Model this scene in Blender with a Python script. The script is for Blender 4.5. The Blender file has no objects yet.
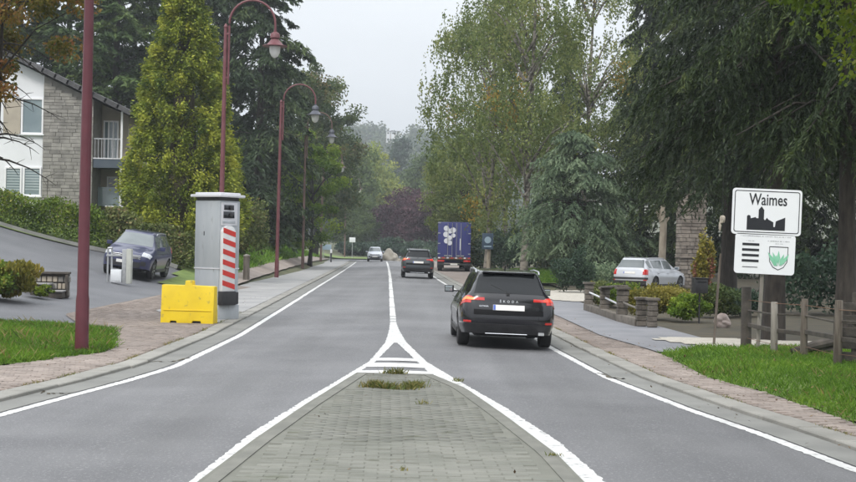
import bpy, bmesh, math, random
import numpy as np
from mathutils import Vector, Matrix
SC = bpy.context.scene
COL = SC.collection
R = math.radians
PI = math.pi
# ---------------------------------------------------------------- camera
FOC, HOR, CX, EYE, ROLL = 1450.0, 245.0, 428.0, 1.88, R(1.2)
cam_d = bpy.data.cameras.new('camera'); cam = bpy.data.objects.new('camera', cam_d); COL.objects.link(cam)
cam_d.sensor_width = 36.0; cam_d.lens = 36.0*FOC/856.0; cam_d.shift_y = (HOR-241.0)/856.0
cam_d.clip_start = 0.1; cam_d.clip_end = 6000
cam.matrix_world = Matrix.Translation((0, 0, EYE)) @ Matrix.Rotation(R(90), 4, 'X') @ Matrix.Rotation(ROLL, 4, 'Z')
SC.camera = cam
# ---------------------------------------------------------------- sky, sun, exposure
SUN_EL, SUN_AZ = R(48), R(205)
world = bpy.data.worlds.new('World'); SC.world = world; world.use_nodes = True
wn, wl = world.node_tree.nodes, world.node_tree.links
wn.clear()
w_out = wn.new('ShaderNodeOutputWorld'); w_bg = wn.new('ShaderNodeBackground'); w_bg.inputs['Strength'].default_value = 0.1
w_sky = wn.new('ShaderNodeTexSky'); w_sky.sky_type = 'NISHITA'; w_sky.sun_disc = False
w_sky.sun_elevation = SUN_EL; w_sky.sun_rotation = SUN_AZ; w_sky.dust_density = 3.0
w_tc = wn.new('ShaderNodeTexCoord'); w_sep = wn.new('ShaderNodeSeparateXYZ')
wl.new(w_tc.outputs['Generated'], w_sep.inputs[0])
w_cl = wn.new('ShaderNodeMapRange'); w_cl.inputs['From Min'].default_value = 0; w_cl.inputs['From Max'].default_value = 1
w_cl.inputs['To Min'].default_value = 5.9; w_cl.inputs['To Max'].default_value = 20.0    # overcast: the zenith is several times brighter than the horizon
wl.new(w_sep.outputs['Z'], w_cl.inputs['Value'])
w_no = wn.new('ShaderNodeTexNoise'); w_no.inputs['Scale'].default_value = 2.2; w_no.inputs['Detail'].default_value = 5
w_mp = wn.new('ShaderNodeMapping'); w_mp.inputs['Scale'].default_value = (1, 1, 3.0)
wl.new(w_tc.outputs['Generated'], w_mp.inputs['Vector']); wl.new(w_mp.outputs[0], w_no.inputs['Vector'])
w_nr = wn.new('ShaderNodeMapRange'); w_nr.inputs['From Min'].default_value = .3; w_nr.inputs['From Max'].default_value = .7
w_nr.inputs['To Min'].default_value = .9; w_nr.inputs['To Max'].default_value = 1.08
wl.new(w_no.outputs['Fac'], w_nr.inputs['Value'])
w_mu = wn.new('ShaderNodeMath'); w_mu.operation = 'MULTIPLY'
wl.new(w_cl.outputs[0], w_mu.inputs[0]); wl.new(w_nr.outputs[0], w_mu.inputs[1])
w_vm = wn.new('ShaderNodeVectorMath'); w_vm.operation = 'SCALE'; w_vm.inputs[0].default_value = (0.93, 0.965, 1.0)
wl.new(w_mu.outputs[0], w_vm.inputs['Scale'])
w_mix = wn.new('ShaderNodeMix'); w_mix.data_type = 'RGBA'; w_mix.inputs['Factor'].default_value = 0.9
wl.new(w_sky.outputs[0], w_mix.inputs['A']); wl.new(w_vm.outputs[0], w_mix.inputs['B'])
wl.new(w_mix.outputs['Result'], w_bg.inputs['Color']); wl.new(w_bg.outputs[0], w_out.inputs['Surface'])
sun_d = bpy.data.lights.new('sun', 'SUN'); sun_d.energy = 1.5; sun_d.angle = R(14); sun_d.color = (1.0, 0.96, 0.9)
sun = bpy.data.objects.new('sun', sun_d); COL.objects.link(sun)
sun.rotation_euler = (R(90)-SUN_EL, 0, PI-SUN_AZ)
SC.view_settings.view_transform = 'Standard'; SC.view_settings.look = 'None'; SC.view_settings.exposure = 0.45; SC.view_settings.gamma = 1.0
cy = SC.cycles; cy.use_denoising = True; cy.max_bounces = 5; cy.diffuse_bounces = 3; cy.glossy_bounces = 2; cy.transmission_bounces = 3
cy.volume_bounces = 0; cy.transparent_max_bounces = 8; cy.caustics_reflective = False; cy.caustics_refractive = False
try:
    cy.denoiser = 'OPENIMAGEDENOISE'; cy.denoising_input_passes = 'RGB_ALBEDO_NORMAL'; cy.denoising_prefilter = 'NONE'
except Exception: pass

# ---------------------------------------------------------------- where things stand (measured off the photograph: metres from the camera's foot)
CR, SR = math.cos(ROLL), math.sin(ROLL)
def level(px, py):
    dx, dy = px-CX, py-HOR
    return dx*CR+dy*SR, -dx*SR+dy*CR
def G(px, py, z=0.0):
    dx, dy = level(px, py); Y = (EYE-z)*FOC/dy
    return (dx*Y/FOC, Y)
def P(px, py, Y):
    dx, dy = level(px, py)
    return Vector((dx*Y/FOC, Y, EYE-dy*Y/FOC))
def ss(a, b, x):
    t = np.clip((np.asarray(x, float)-a)/(b-a), 0, 1); return t*t*(3-2*t)
def xc(Y):
    Y = np.asarray(Y, float)
    return 0.17-0.0277*Y-np.where(Y > 70, 3.5e-5*(Y-70)**2, 0)
def poly_fn(pts, z=0.0, ext=True):
    q = sorted((y, x) for x, y in [G(a, b, z) for a, b in pts])
    ys = [p[0] for p in q]; xs = [p[1] for p in q]
    if ext:
        s = (xs[1]-xs[0])/(ys[1]-ys[0]); ys.insert(0, ys[0]-6); xs.insert(0, xs[0]-6*s)
    return lambda Y: np.interp(Y, ys, xs)
_lf = poly_fn([(0, 414.3), (69.8, 395.4), (127.9, 380), (174.4, 366), (209, 349.8), (240, 335), (300, 298)], -.07)
_rf = poly_fn([(856, 469.5), (761.5, 433.7), (687.7, 408.6), (606.4, 377.2), (551, 347.7), (449, 285.7)], -.07)
def XL(Y): return np.where(np.asarray(Y) < 40, _lf(np.minimum(Y, 40)), xc(Y)-3.25+(_lf(40.)-xc(40.)+3.25)*(1-ss(40, 70, Y)))
def XR(Y): return np.where(np.asarray(Y) < 60, _rf(np.minimum(Y, 60)), xc(Y)+2.72+(_rf(60.)-xc(60.)-2.72)*(1-ss(60, 80, Y)))
_li, _lo = [(200, 479), (251.4, 440.5), (302.8, 405.6), (349, 377), (374.8, 361.9), (394, 343)], [(200, 468.8), (251.4, 430), (302.8, 399), (338.8, 378.8), (369.7, 360.8), (386, 342), (391.5, 330)]
_ri, _ro = [(585.6, 482), (560, 456), (508.5, 417.4), (467.4, 389), (431, 373.7), (405.7, 350.6), (397.5, 343)], [(611, 482), (560, 439), (508.5, 407), (457, 378.8), (426, 360.8), (406, 342), (399, 330)]
ILI, ILO, IRI, IRO = poly_fn(_li), poly_fn(_lo), poly_fn(_ri), poly_fn(_ro)
Y_TIP = G(398, 375)[1]; Y_APEX = G(396, 343)[1]
GUT, KERB = 0.40, 0.32          # gutter and kerb widths
def roadz(X, Y): return -0.025*np.minimum(np.abs(np.asarray(X)-xc(Y)), 3.3)
def hz(X, Y):
    """Height of the ground: flat by the road, the yard on the left climbs away from it."""
    X = np.asarray(X, float); Y = np.asarray(Y, float); off = xc(Y)-X
    Xs = np.maximum(X, -26)
    pl = .62-.13*(Xs+11)+.02*(np.clip(Y, 0, 95)-56)+.04*(np.clip(Y, 54, 70)-54)+.013*np.maximum(0, -12-Xs)**2
    pl = .25*np.logaddexp(0, pl/.25)*ss(20, 34, Y)*(1-ss(120, 170, Y)*.7)
    left = pl*ss(5.0, 10.5, off)
    right = .35*ss(9, 18, -off)*ss(30, 60, Y)
    hill = 73*ss(420, 980, Y)*(0.80+.20*np.cos((X/np.maximum(Y, 1)+.062)*16))*(.93+.07*np.sin(X*.02+1))
    return left+right+hill
def gz(px, py, it=12):
    """Ground point seen at a pixel, on the climbing ground."""
    z = 0.0
    for _ in range(it):
        x, y = G(px, py, z); z = .5*z+.5*float(hz(x, y))
    return Vector((x, y, z))

# ---------------------------------------------------------------- materials
def new_mat(name):
    m = bpy.data.materials.new(name); m.use_nodes = True; m.node_tree.nodes.clear()
    return m, m.node_tree.nodes, m.node_tree.links
def rgb4(c): return (c[0], c[1], c[2], 1)
def mat(name, c1, c2=None, scale=6.0, detail=6, rough=.7, bump=0.0, bscale=None, metal=0.0, coat=0.0, spec=.5, rnd=0.0, lo=.35, hi=.65,
        stretch=(1, 1, 1), c3=None, s3=40., f3=.5, emit=0.0, rrange=0.0, trans=0.0, streak=0.0):
    """Principled surface: two colours mixed by noise in metres, an optional third as finer specks, a per-piece lightness shift (rnd)."""
    m, n, l = new_mat(name)
    out = n.new('ShaderNodeOutputMaterial'); b = n.new('ShaderNodeBsdfPrincipled'); l.new(b.outputs[0], out.inputs[0])
    b.inputs['Roughness'].default_value = rough; b.inputs['Metallic'].default_value = metal
    b.inputs['Coat Weight'].default_value = coat; b.inputs['Coat Roughness'].default_value = .06; b.inputs['Specular IOR Level'].default_value = spec
    b.inputs['Transmission Weight'].default_value = trans
    geo = n.new('ShaderNodeNewGeometry'); mp = n.new('ShaderNodeMapping'); mp.inputs['Scale'].default_value = stretch
    l.new(geo.outputs['Position'], mp.inputs['Vector'])
    b.inputs['Base Color'].default_value = rgb4(c1); colsock = None
    def noise(sc, det=detail):
        t = n.new('ShaderNodeTexNoise'); t.inputs['Scale'].default_value = sc; t.inputs['Detail'].default_value = det
        l.new(mp.outputs[0], t.inputs['Vector']); return t
    if c2 is not None:
        t = noise(scale); mr = n.new('ShaderNodeMapRange'); mr.inputs['From Min'].default_value = lo; mr.inputs['From Max'].default_value = hi
        l.new(t.outputs['Fac'], mr.inputs['Value'])
        mx = n.new('ShaderNodeMix'); mx.data_type = 'RGBA'; mx.inputs['A'].default_value = rgb4(c1); mx.inputs['B'].default_value = rgb4(c2)
        l.new(mr.outputs[0], mx.inputs['Factor']); colsock = mx.outputs['Result']
        if rrange:
            rr = n.new('ShaderNodeMapRange'); rr.inputs['To Min'].default_value = rough-rrange; rr.inputs['To Max'].default_value = rough+rrange
            l.new(mr.outputs[0], rr.inputs['Value']); l.new(rr.outputs[0], b.inputs['Roughness'])
    if c3 is not None:
        t3 = noise(s3, 2); mr3 = n.new('ShaderNodeMapRange'); mr3.inputs['From Min'].default_value = f3; mr3.inputs['From Max'].default_value = f3+.12
        l.new(t3.outputs['Fac'], mr3.inputs['Value'])
        mx3 = n.new('ShaderNodeMix'); mx3.data_type = 'RGBA'; mx3.inputs['A'].default_value = rgb4(c1); mx3.inputs['B'].default_value = rgb4(c3)
        if colsock is not None: l.new(colsock, mx3.inputs['A'])
        l.new(mr3.outputs[0], mx3.inputs['Factor']); colsock = mx3.outputs['Result']
    if streak:
        m2 = n.new('ShaderNodeMapping'); m2.inputs['Scale'].default_value = (1.1, .035, 1); m2.inputs['Rotation'].default_value = (0, 0, -.028); l.new(geo.outputs['Position'], m2.inputs['Vector'])
        t4 = n.new('ShaderNodeTexNoise'); t4.inputs['Scale'].default_value = 1.0; t4.inputs['Detail'].default_value = 5; l.new(m2.outputs[0], t4.inputs['Vector'])
        t5 = noise(.22, 6); av = n.new('ShaderNodeMath'); av.operation = 'ADD'; l.new(t4.outputs['Fac'], av.inputs[0]); l.new(t5.outputs['Fac'], av.inputs[1])
        r4 = n.new('ShaderNodeMapRange'); r4.inputs['From Min'].default_value = .75; r4.inputs['From Max'].default_value = 1.25; r4.inputs['To Min'].default_value = 1-streak; r4.inputs['To Max'].default_value = 1+streak
        l.new(av.outputs[0], r4.inputs['Value']); s4 = n.new('ShaderNodeVectorMath'); s4.operation = 'SCALE'; l.new(colsock, s4.inputs[0]); l.new(r4.outputs[0], s4.inputs['Scale']); colsock = s4.outputs[0]
    if rnd:
        oi = n.new('ShaderNodeObjectInfo'); ad = n.new('ShaderNodeMath'); ad.operation = 'ADD'
        l.new(oi.outputs['Random'], ad.inputs[0]); l.new(geo.outputs['Random Per Island'], ad.inputs[1])
        fr = n.new('ShaderNodeMath'); fr.operation = 'FRACT'; l.new(ad.outputs[0], fr.inputs[0])
        vr = n.new('ShaderNodeMapRange'); vr.inputs['To Min'].default_value = 1-rnd; vr.inputs['To Max'].default_value = 1+rnd
        l.new(fr.outputs[0], vr.inputs['Value'])
        sc = n.new('ShaderNodeVectorMath'); sc.operation = 'SCALE'
        if colsock is not None: l.new(colsock, sc.inputs[0])
        else: sc.inputs[0].default_value = c1
        l.new(vr.outputs[0], sc.inputs['Scale']); colsock = sc.outputs[0]
    if colsock is not None: l.new(colsock, b.inputs['Base Color'])
    if bump:
        tb = noise(bscale or scale*4, 4); bp = n.new('ShaderNodeBump'); bp.inputs['Strength'].default_value = bump; bp.inputs['Distance'].default_value = .02
        l.new(tb.outputs['Fac'], bp.inputs['Height']); l.new(bp.outputs[0], b.inputs['Normal'])
    if emit:
        b.inputs['Emission Color'].default_value = rgb4(c1); b.inputs['Emission Strength'].default_value = emit
    return m
def leaf_mat(name, cols, transl=.3, rough=.55, spec=.25):
    """Leaf or needle: colour runs through cols by the face attribute 'tint' (each spray and leaf has its own), plus light let through."""
    m, n, l = new_mat(name)
    out = n.new('ShaderNodeOutputMaterial'); b = n.new('ShaderNodeBsdfPrincipled'); tr = n.new('ShaderNodeBsdfTranslucent'); mix = n.new('ShaderNodeMixShader')
    at = n.new('ShaderNodeAttribute'); at.attribute_name = 'tint'; cr = n.new('ShaderNodeValToRGB')
    el = cr.color_ramp.elements
    while len(el) < len(cols): el.new(.5)
    for i, c in enumerate(cols):
        el[i].position = i/(len(cols)-1); el[i].color = rgb4(c)
    l.new(at.outputs['Fac'], cr.inputs['Fac']); l.new(cr.outputs['Color'], b.inputs['Base Color']); l.new(cr.outputs['Color'], tr.inputs['Color'])
    b.inputs['Roughness'].default_value = rough; b.inputs['Specular IOR Level'].default_value = spec
    mix.inputs[0].default_value = transl
    l.new(b.outputs[0], mix.inputs[1]); l.new(tr.outputs[0], mix.inputs[2]); l.new(mix.outputs[0], out.inputs[0])
    return m
M = {}
M['asphalt'] = mat('asphalt', (.112, .112, .118), (.15, .15, .155), scale=.6, detail=10, rough=.66, bump=.5, bscale=130, c3=(.215, .215, .215), s3=38, f3=.57, rrange=.05, streak=.2)
M['yard_asphalt'] = mat('yard_asphalt', (.088, .09, .10), (.122, .124, .134), scale=.5, detail=8, rough=.6, bump=.3, bscale=120, c3=(.2, .2, .21), s3=60, f3=.6)
M['track_asphalt'] = mat('track_asphalt', (.17, .175, .19), (.22, .22, .235), scale=.8, detail=8, rough=.7, bump=.3, bscale=120)
M['concrete'] = mat('concrete', (.21, .205, .185), (.275, .265, .24), scale=1.6, detail=8, rough=.85, bump=.25, bscale=60, rnd=.1, c3=(.2, .2, .18), s3=9, f3=.62)
M['gutter'] = mat('gutter_concrete', (.165, .165, .155), (.215, .215, .2), scale=1.2, detail=8, rough=.85, bump=.25, bscale=60, rnd=.08)
M['layby'] = mat('layby_concrete', (.235, .235, .235), (.30, .295, .29), scale=.7, detail=8, rough=.85, bump=.2, bscale=60, c3=(.17, .17, .16), s3=5, f3=.66)
M['island_edge'] = mat('island_edge_concrete', (.135, .135, .118), (.18, .178, .155), scale=2.5, detail=8, rough=.88, bump=.3, bscale=50)
M['mortar'] = mat('paver_joint', (.135, .137, .115), (.165, .165, .14), scale=3, rough=.95)
M['red_joint'] = mat('red_paver_joint', (.15, .125, .108), (.19, .16, .14), scale=3, rough=.95)
M['grey_paver'] = mat('grey_paver', (.145, .148, .125), (.19, .19, .165), scale=1.3, detail=8, rough=.88, bump=.3, bscale=70, rnd=.08, c3=(.115, .12, .09), s3=3, f3=.62)
M['red_paver'] = mat('red_paver', (.215, .178, .155), (.275, .232, .205), scale=1.0, detail=8, rough=.88, bump=.3, bscale=70, rnd=.16, c3=(.23, .19, .165), s3=4, f3=.6)
M['white_paint'] = mat('road_paint', (.62, .62, .61), (.50, .50, .49), scale=3, rough=.75, bump=.3, bscale=150, c3=(.24, .24, .24), s3=13, f3=.59)
M['soil'] = mat('soil', (.075, .06, .04), (.11, .095, .06), scale=2, rough=.95, bump=.4)
M['ground'] = mat('ground', (.06, .075, .03), (.10, .095, .05), scale=.5, detail=8, rough=.95, bump=.4, bscale=8)
M['gravel'] = mat('pale_gravel', (.40, .37, .32), (.52, .49, .43), scale=5, detail=10, rough=.9, bump=.6, bscale=40, c3=(.28, .26, .22), s3=30, f3=.58)
M['lawn'] = mat('lawn_soil', (.09, .14, .03), (.14, .19, .045), scale=2, detail=8, rough=.95, bump=.5, bscale=30)
M['needles'] = mat('needle_litter', (.05, .045, .03), (.075, .06, .035), scale=2, detail=8, rough=.95, bump=.4, bscale=20)
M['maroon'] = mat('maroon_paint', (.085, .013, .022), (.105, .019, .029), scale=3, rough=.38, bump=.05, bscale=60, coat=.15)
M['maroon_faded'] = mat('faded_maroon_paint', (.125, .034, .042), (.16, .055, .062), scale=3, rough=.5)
M['lamp_grey'] = mat('dark_grey_lamp_paint', (.06, .065, .085), (.09, .095, .115), scale=3, rough=.5)
M['brown_pole'] = mat('brown_pole_paint', (.10, .06, .05), (.14, .085, .07), scale=3, rough=.6)
M['milk_glass'] = mat('milk_glass', (.72, .72, .70), rough=.25, spec=.5)
M['cab_grey'] = mat('cabinet_grey', (.38, .41, .44), (.45, .475, .5), scale=1.2, detail=9, rough=.5, c3=(.27, .28, .28), s3=5, f3=.66, stretch=(2.5, 2.5, .6))
M['cab_pale'] = mat('cabinet_pale_roof', (.62, .62, .66), (.7, .7, .73), scale=2, rough=.55)
M['black'] = mat('black_plastic', (.018, .018, .02), (.03, .03, .032), scale=8, rough=.5)
M['dark'] = mat('shade_black', (.008, .008, .009), rough=.9)  # near-black colour standing for shade under cars and in openings
M['lens'] = mat('lens_glass', (.01, .012, .02), rough=.05, spec=.8)
M['red_tape'] = mat('red_tape', (.62, .035, .025), (.56, .04, .03), scale=5, rough=.5)
M['white_tape'] = mat('white_tape', (.76, .76, .76), (.7, .7, .71), scale=5, rough=.5)
M['yellow'] = mat('yellow_plastic', (.78, .56, .01), (.70, .49, .012), scale=2.5, rough=.5, bump=.08, bscale=20, c3=(.40, .30, .06), s3=7, f3=.63)
M['white'] = mat('white_render', (.74, .75, .77), (.69, .7, .72), scale=1.5, rough=.8, bump=.1, bscale=40)
M['upvc'] = mat('white_frame', (.8, .8, .81), rough=.4)
M['pane'] = mat('window_glass', (.16, .21, .23), (.22, .27, .28), scale=1.2, rough=.06, spec=.8)
M['dark_pane'] = mat('dark_window_glass', (.03, .035, .04), (.06, .065, .07), scale=1.5, rough=.05, spec=.8)
M['blind'] = mat('blind_slat', (.34, .40, .41), (.40, .45, .46), scale=2, rough=.6)
M['boulder'] = mat('boulder_stone', (.27, .21, .185), (.36, .31, .28), scale=5, detail=9, rough=.9, bump=.5, bscale=30)
M['heap'] = mat('heap_gravel', (.26, .23, .19), (.34, .31, .26), scale=2.5, detail=10, rough=.95, bump=.6, bscale=14)
M['stone'] = mat('grey_stone', (.20, .19, .175), (.30, .285, .26), scale=2.2, detail=9, rough=.9, bump=.5, bscale=22, rnd=.22)
M['post_stone'] = mat('dark_post_stone', (.085, .075, .062), (.16, .14, .118), scale=4, detail=9, rough=.92, bump=.7, bscale=30, rnd=.25)
M['brown_stone'] = mat('brown_stone', (.17, .145, .125), (.27, .235, .20), scale=2.6, detail=9, rough=.9, bump=.5, bscale=22, rnd=.25)
M['stone_joint'] = mat('stone_joint', (.19, .18, .165), (.24, .23, .21), scale=4, rough=.95)
M['slate'] = mat('slate_roof', (.055, .055, .06), (.09, .088, .09), scale=3, rough=.7, bump=.3, bscale=12, rnd=.2)
M['beige'] = mat('beige_panel', (.42, .37, .30), (.36, .32, .26), scale=2, rough=.8)
M['bluegrey'] = mat('blue_grey_fascia', (.055, .075, .10), (.07, .09, .115), scale=2, rough=.5)
M['galv'] = mat('galvanised_steel', (.42, .43, .44), (.34, .35, .36), scale=9, rough=.45, metal=.5)
M['meter_white'] = mat('meter_white', (.68, .7, .72), (.6, .62, .64), scale=3, rough=.5)
M['meter_post'] = mat('pale_concrete_post', (.46, .47, .43), (.38, .39, .35), scale=4, rough=.85, bump=.2)
M['old_wood'] = mat('weathered_wood', (.075, .06, .047), (.15, .128, .105), scale=5, detail=9, rough=.9, bump=.6, bscale=25, stretch=(4, 4, .5))
M['grey_wood'] = mat('grey_weathered_wood', (.16, .145, .125), (.26, .24, .21), scale=5, detail=9, rough=.9, bump=.5, bscale=25, stretch=(4, 4, .5))
M['dark_wood'] = mat('dark_wet_wood', (.04, .035, .03), (.085, .072, .06), scale=5, detail=9, rough=.85, bump=.5, bscale=25)
M['rust'] = mat('rusty_steel', (.13, .075, .05), (.19, .11, .07), scale=6, rough=.85, bump=.3)
M['sign_white'] = mat('sign_white', (.79, .80, .83), (.76, .77, .80), scale=3, rough=.4)
M['sign_black'] = mat('sign_black', (.012, .013, .018), rough=.5)
M['sign_green'] = mat('sign_green', (.20, .52, .34), (.26, .58, .40), scale=8, rough=.5)
M['sign_grey'] = mat('sign_grey_print', (.33, .34, .36), rough=.5)
M['sign_blue'] = mat('dark_blue_sign', (.035, .06, .10), (.05, .08, .12), scale=6, rough=.5)
M['sign_blue_pale'] = mat('blue_sign_print', (.30, .40, .48), rough=.5)
M['bark'] = mat('bark', (.02, .017, .014), (.048, .04, .033), scale=4, detail=9, rough=.95, bump=.8, bscale=14, stretch=(3, 3, .7))
M['birch_bark'] = mat('birch_bark', (.22, .20, .17), (.07, .06, .05), scale=2.4, detail=6, rough=.9, bump=.4, lo=.45, hi=.6, stretch=(1, 1, 2.2))
M['pale_bark'] = mat('pale_bark', (.28, .245, .19), (.18, .15, .115), scale=3, detail=8, rough=.95, bump=.5, stretch=(2, 2, .6))
M['tyre'] = mat('tyre_rubber', (.012, .012, .013), (.02, .02, .021), scale=12, rough=.8)
M['recess_shade'] = mat('tailgate_recess_shade', (.003, .003, .004), rough=.6, spec=.2)  # near-black colour for the shade of the tailgate groove
M['rim'] = mat('alloy_rim', (.42, .43, .45), rough=.3, metal=.9)
M['dark_rim'] = mat('dark_alloy_rim', (.10, .10, .11), rough=.35, metal=.8)
M['mirror'] = mat('mirror_glass', (.5, .55, .6), rough=.08, metal=1.0)
M['chrome'] = mat('chrome', (.7, .71, .73), rough=.12, metal=1.0)
M['satin'] = mat('satin_rail', (.55, .57, .6), rough=.3, metal=.8)
M['car_black'] = mat('black_car_paint', (.004, .004, .007), (.005, .005, .008), scale=3, rough=.2, coat=.75, spec=.4)
M['car_grey'] = mat('dark_grey_car_paint', (.035, .043, .05), (.04, .048, .055), scale=3, rough=.35, coat=.6)
M['car_blue'] = mat('dark_blue_car_paint', (.016, .02, .07), (.019, .023, .078), scale=3, rough=.35, coat=.6)
M['car_silver'] = mat('silver_car_paint', (.56, .58, .62), (.53, .55, .59), scale=3, rough=.35, coat=.7, metal=.25)
M['car_pale'] = mat('pale_silver_car_paint', (.50, .53, .60), (.48, .51, .58), scale=3, rough=.35, coat=.7, metal=.2)
M['glass'] = mat('tinted_car_glass', (.012, .014, .016), rough=.03, spec=.3)
M['glass_pale'] = mat('car_glass', (.10, .12, .125), (.14, .16, .165), scale=1.5, rough=.04, spec=.9)
M['tail_red'] = mat('tail_lamp_red', (.55, .02, .015), (.45, .015, .012), scale=20, rough=.15, coat=.8)
M['tail_lit'] = mat('lit_tail_lamp', (.9, .05, .02), rough=.2, coat=.6, emit=.35)
M['tail_amber'] = mat('lit_amber_lamp', (1.0, .22, .06), rough=.2, coat=.6, emit=.45)
M['headlamp'] = mat('headlamp_glass', (.6, .62, .66), (.35, .37, .4), scale=14, rough=.1, coat=.8)
M['plate'] = mat('number_plate', (.74, .73, .70), (.68, .67, .65), scale=8, rough=.5)
M['plate_blue'] = mat('plate_blue', (.06, .12, .45), rough=.5)
M['truck_blue'] = mat('blue_trailer_paint', (.028, .034, .16), (.034, .04, .18), scale=1.2, rough=.4, coat=.3)
M['truck_white'] = mat('trailer_white_print', (.72, .73, .78), (.64, .66, .72), scale=3, rough=.5)
M['purple'] = mat('purple_flower', (.25, .07, .28), rough=.7)
L = {}
L['spruce'] = leaf_mat('spruce_needles', [(0.018, 0.033, 0.016), (0.032, 0.055, 0.021), (0.052, 0.083, 0.032), (0.088, 0.122, 0.041)], .15)
L['spruce_r'] = leaf_mat('drooping_spruce_needles', [(.009, .018, .006), (.017, .032, .009), (.036, .058, .016), (.085, .108, .03)], .15)  # lightest tints raised to paint highlights on the boughs
L['spruce_l'] = leaf_mat('conifer_needles', [(0.033, 0.061, 0.022), (0.058, 0.098, 0.031), (0.089, 0.135, 0.038), (0.132, 0.179, 0.048)], .2)
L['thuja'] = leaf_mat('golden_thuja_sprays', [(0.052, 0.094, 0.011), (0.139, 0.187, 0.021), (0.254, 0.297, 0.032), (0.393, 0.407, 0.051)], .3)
L['birch'] = leaf_mat('birch_leaves', [(0.092, 0.132, 0.040), (0.142, 0.189, 0.057), (0.212, 0.247, 0.075), (0.29, 0.30, 0.10)], .35)
L['birch_y'] = leaf_mat('yellowing_birch_leaves', [(.20, .13, .025), (.36, .24, .04), (.44, .31, .06)], .4)
L['blue'] = leaf_mat('blue_spruce_needles', [(.085, .13, .08), (.15, .215, .125), (.23, .30, .18), (.32, .385, .245)], .3)
L['mid'] = leaf_mat('fresh_green_leaves', [(0.075, 0.147, 0.015), (0.137, 0.231, 0.021), (0.201, 0.290, 0.029), (0.297, 0.366, 0.040)], .35)
L['dark'] = leaf_mat('dark_green_leaves', [(0.033, 0.059, 0.017), (0.058, 0.092, 0.022), (0.094, 0.122, 0.030), (0.161, 0.119, 0.050)], .25)
L['far_yellow'] = leaf_mat('yellow_green_leaves', [(0.129, 0.175, 0.027), (0.211, 0.262, 0.040), (0.296, 0.324, 0.054), (0.363, 0.362, 0.072)], .3)
L['far_green'] = leaf_mat('far_green_leaves', [(0.066, 0.108, 0.035), (0.100, 0.148, 0.040), (0.141, 0.198, 0.050)], .3)
L['far_dark'] = leaf_mat('far_dark_leaves', [(0.028, 0.055, 0.035), (0.046, 0.081, 0.048), (0.070, 0.107, 0.056)], .25)
L['purple'] = leaf_mat('purple_beech_leaves', [(.045, .018, .026), (.075, .03, .042), (.11, .05, .06)], .25)
L['maple'] = leaf_mat('maple_leaves', [(.065, .11, .011), (.12, .18, .017), (.18, .24, .022), (.29, .30, .038)], .4)
L['autumn'] = leaf_mat('autumn_leaves', [(.07, .085, .018), (.14, .13, .025), (.24, .16, .035), (.30, .125, .05)], .4)
L['hedge'] = leaf_mat('hedge_leaves', [(0.045, 0.085, 0.011), (0.099, 0.161, 0.016), (0.170, 0.237, 0.025), (0.368, 0.324, 0.083)], .3)
L['laurel'] = leaf_mat('laurel_leaves', [(0.058, 0.088, 0.025), (0.113, 0.146, 0.040), (0.181, 0.204, 0.067), (0.310, 0.229, 0.121)], .3)
L['olive'] = leaf_mat('yellow_olive_leaves', [(0.096, 0.103, 0.018), (0.183, 0.169, 0.028), (0.269, 0.229, 0.041), (0.368, 0.288, 0.073)], .3)
L['grass'] = leaf_mat('grass_blades', [(.055, .12, .012), (.10, .205, .018), (.155, .28, .028), (.26, .34, .06)], .35)
L['dry'] = leaf_mat('dry_grass_blades', [(.07, .11, .025), (.16, .165, .045), (.28, .23, .09), (.30, .17, .06)], .3)
L['forest'] = leaf_mat('forest_leaves', [(.03, .05, .026), (.05, .08, .038), (.08, .11, .05), (.11, .12, .055)], .2)
L['flower'] = leaf_mat('coral_petals', [(.20, .085, .05), (.31, .14, .09), (.40, .23, .16)], .3)
L['litter'] = leaf_mat('fallen_leaves', [(.06, .035, .02), (.12, .07, .03), (.22, .14, .05)], .1)

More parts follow.
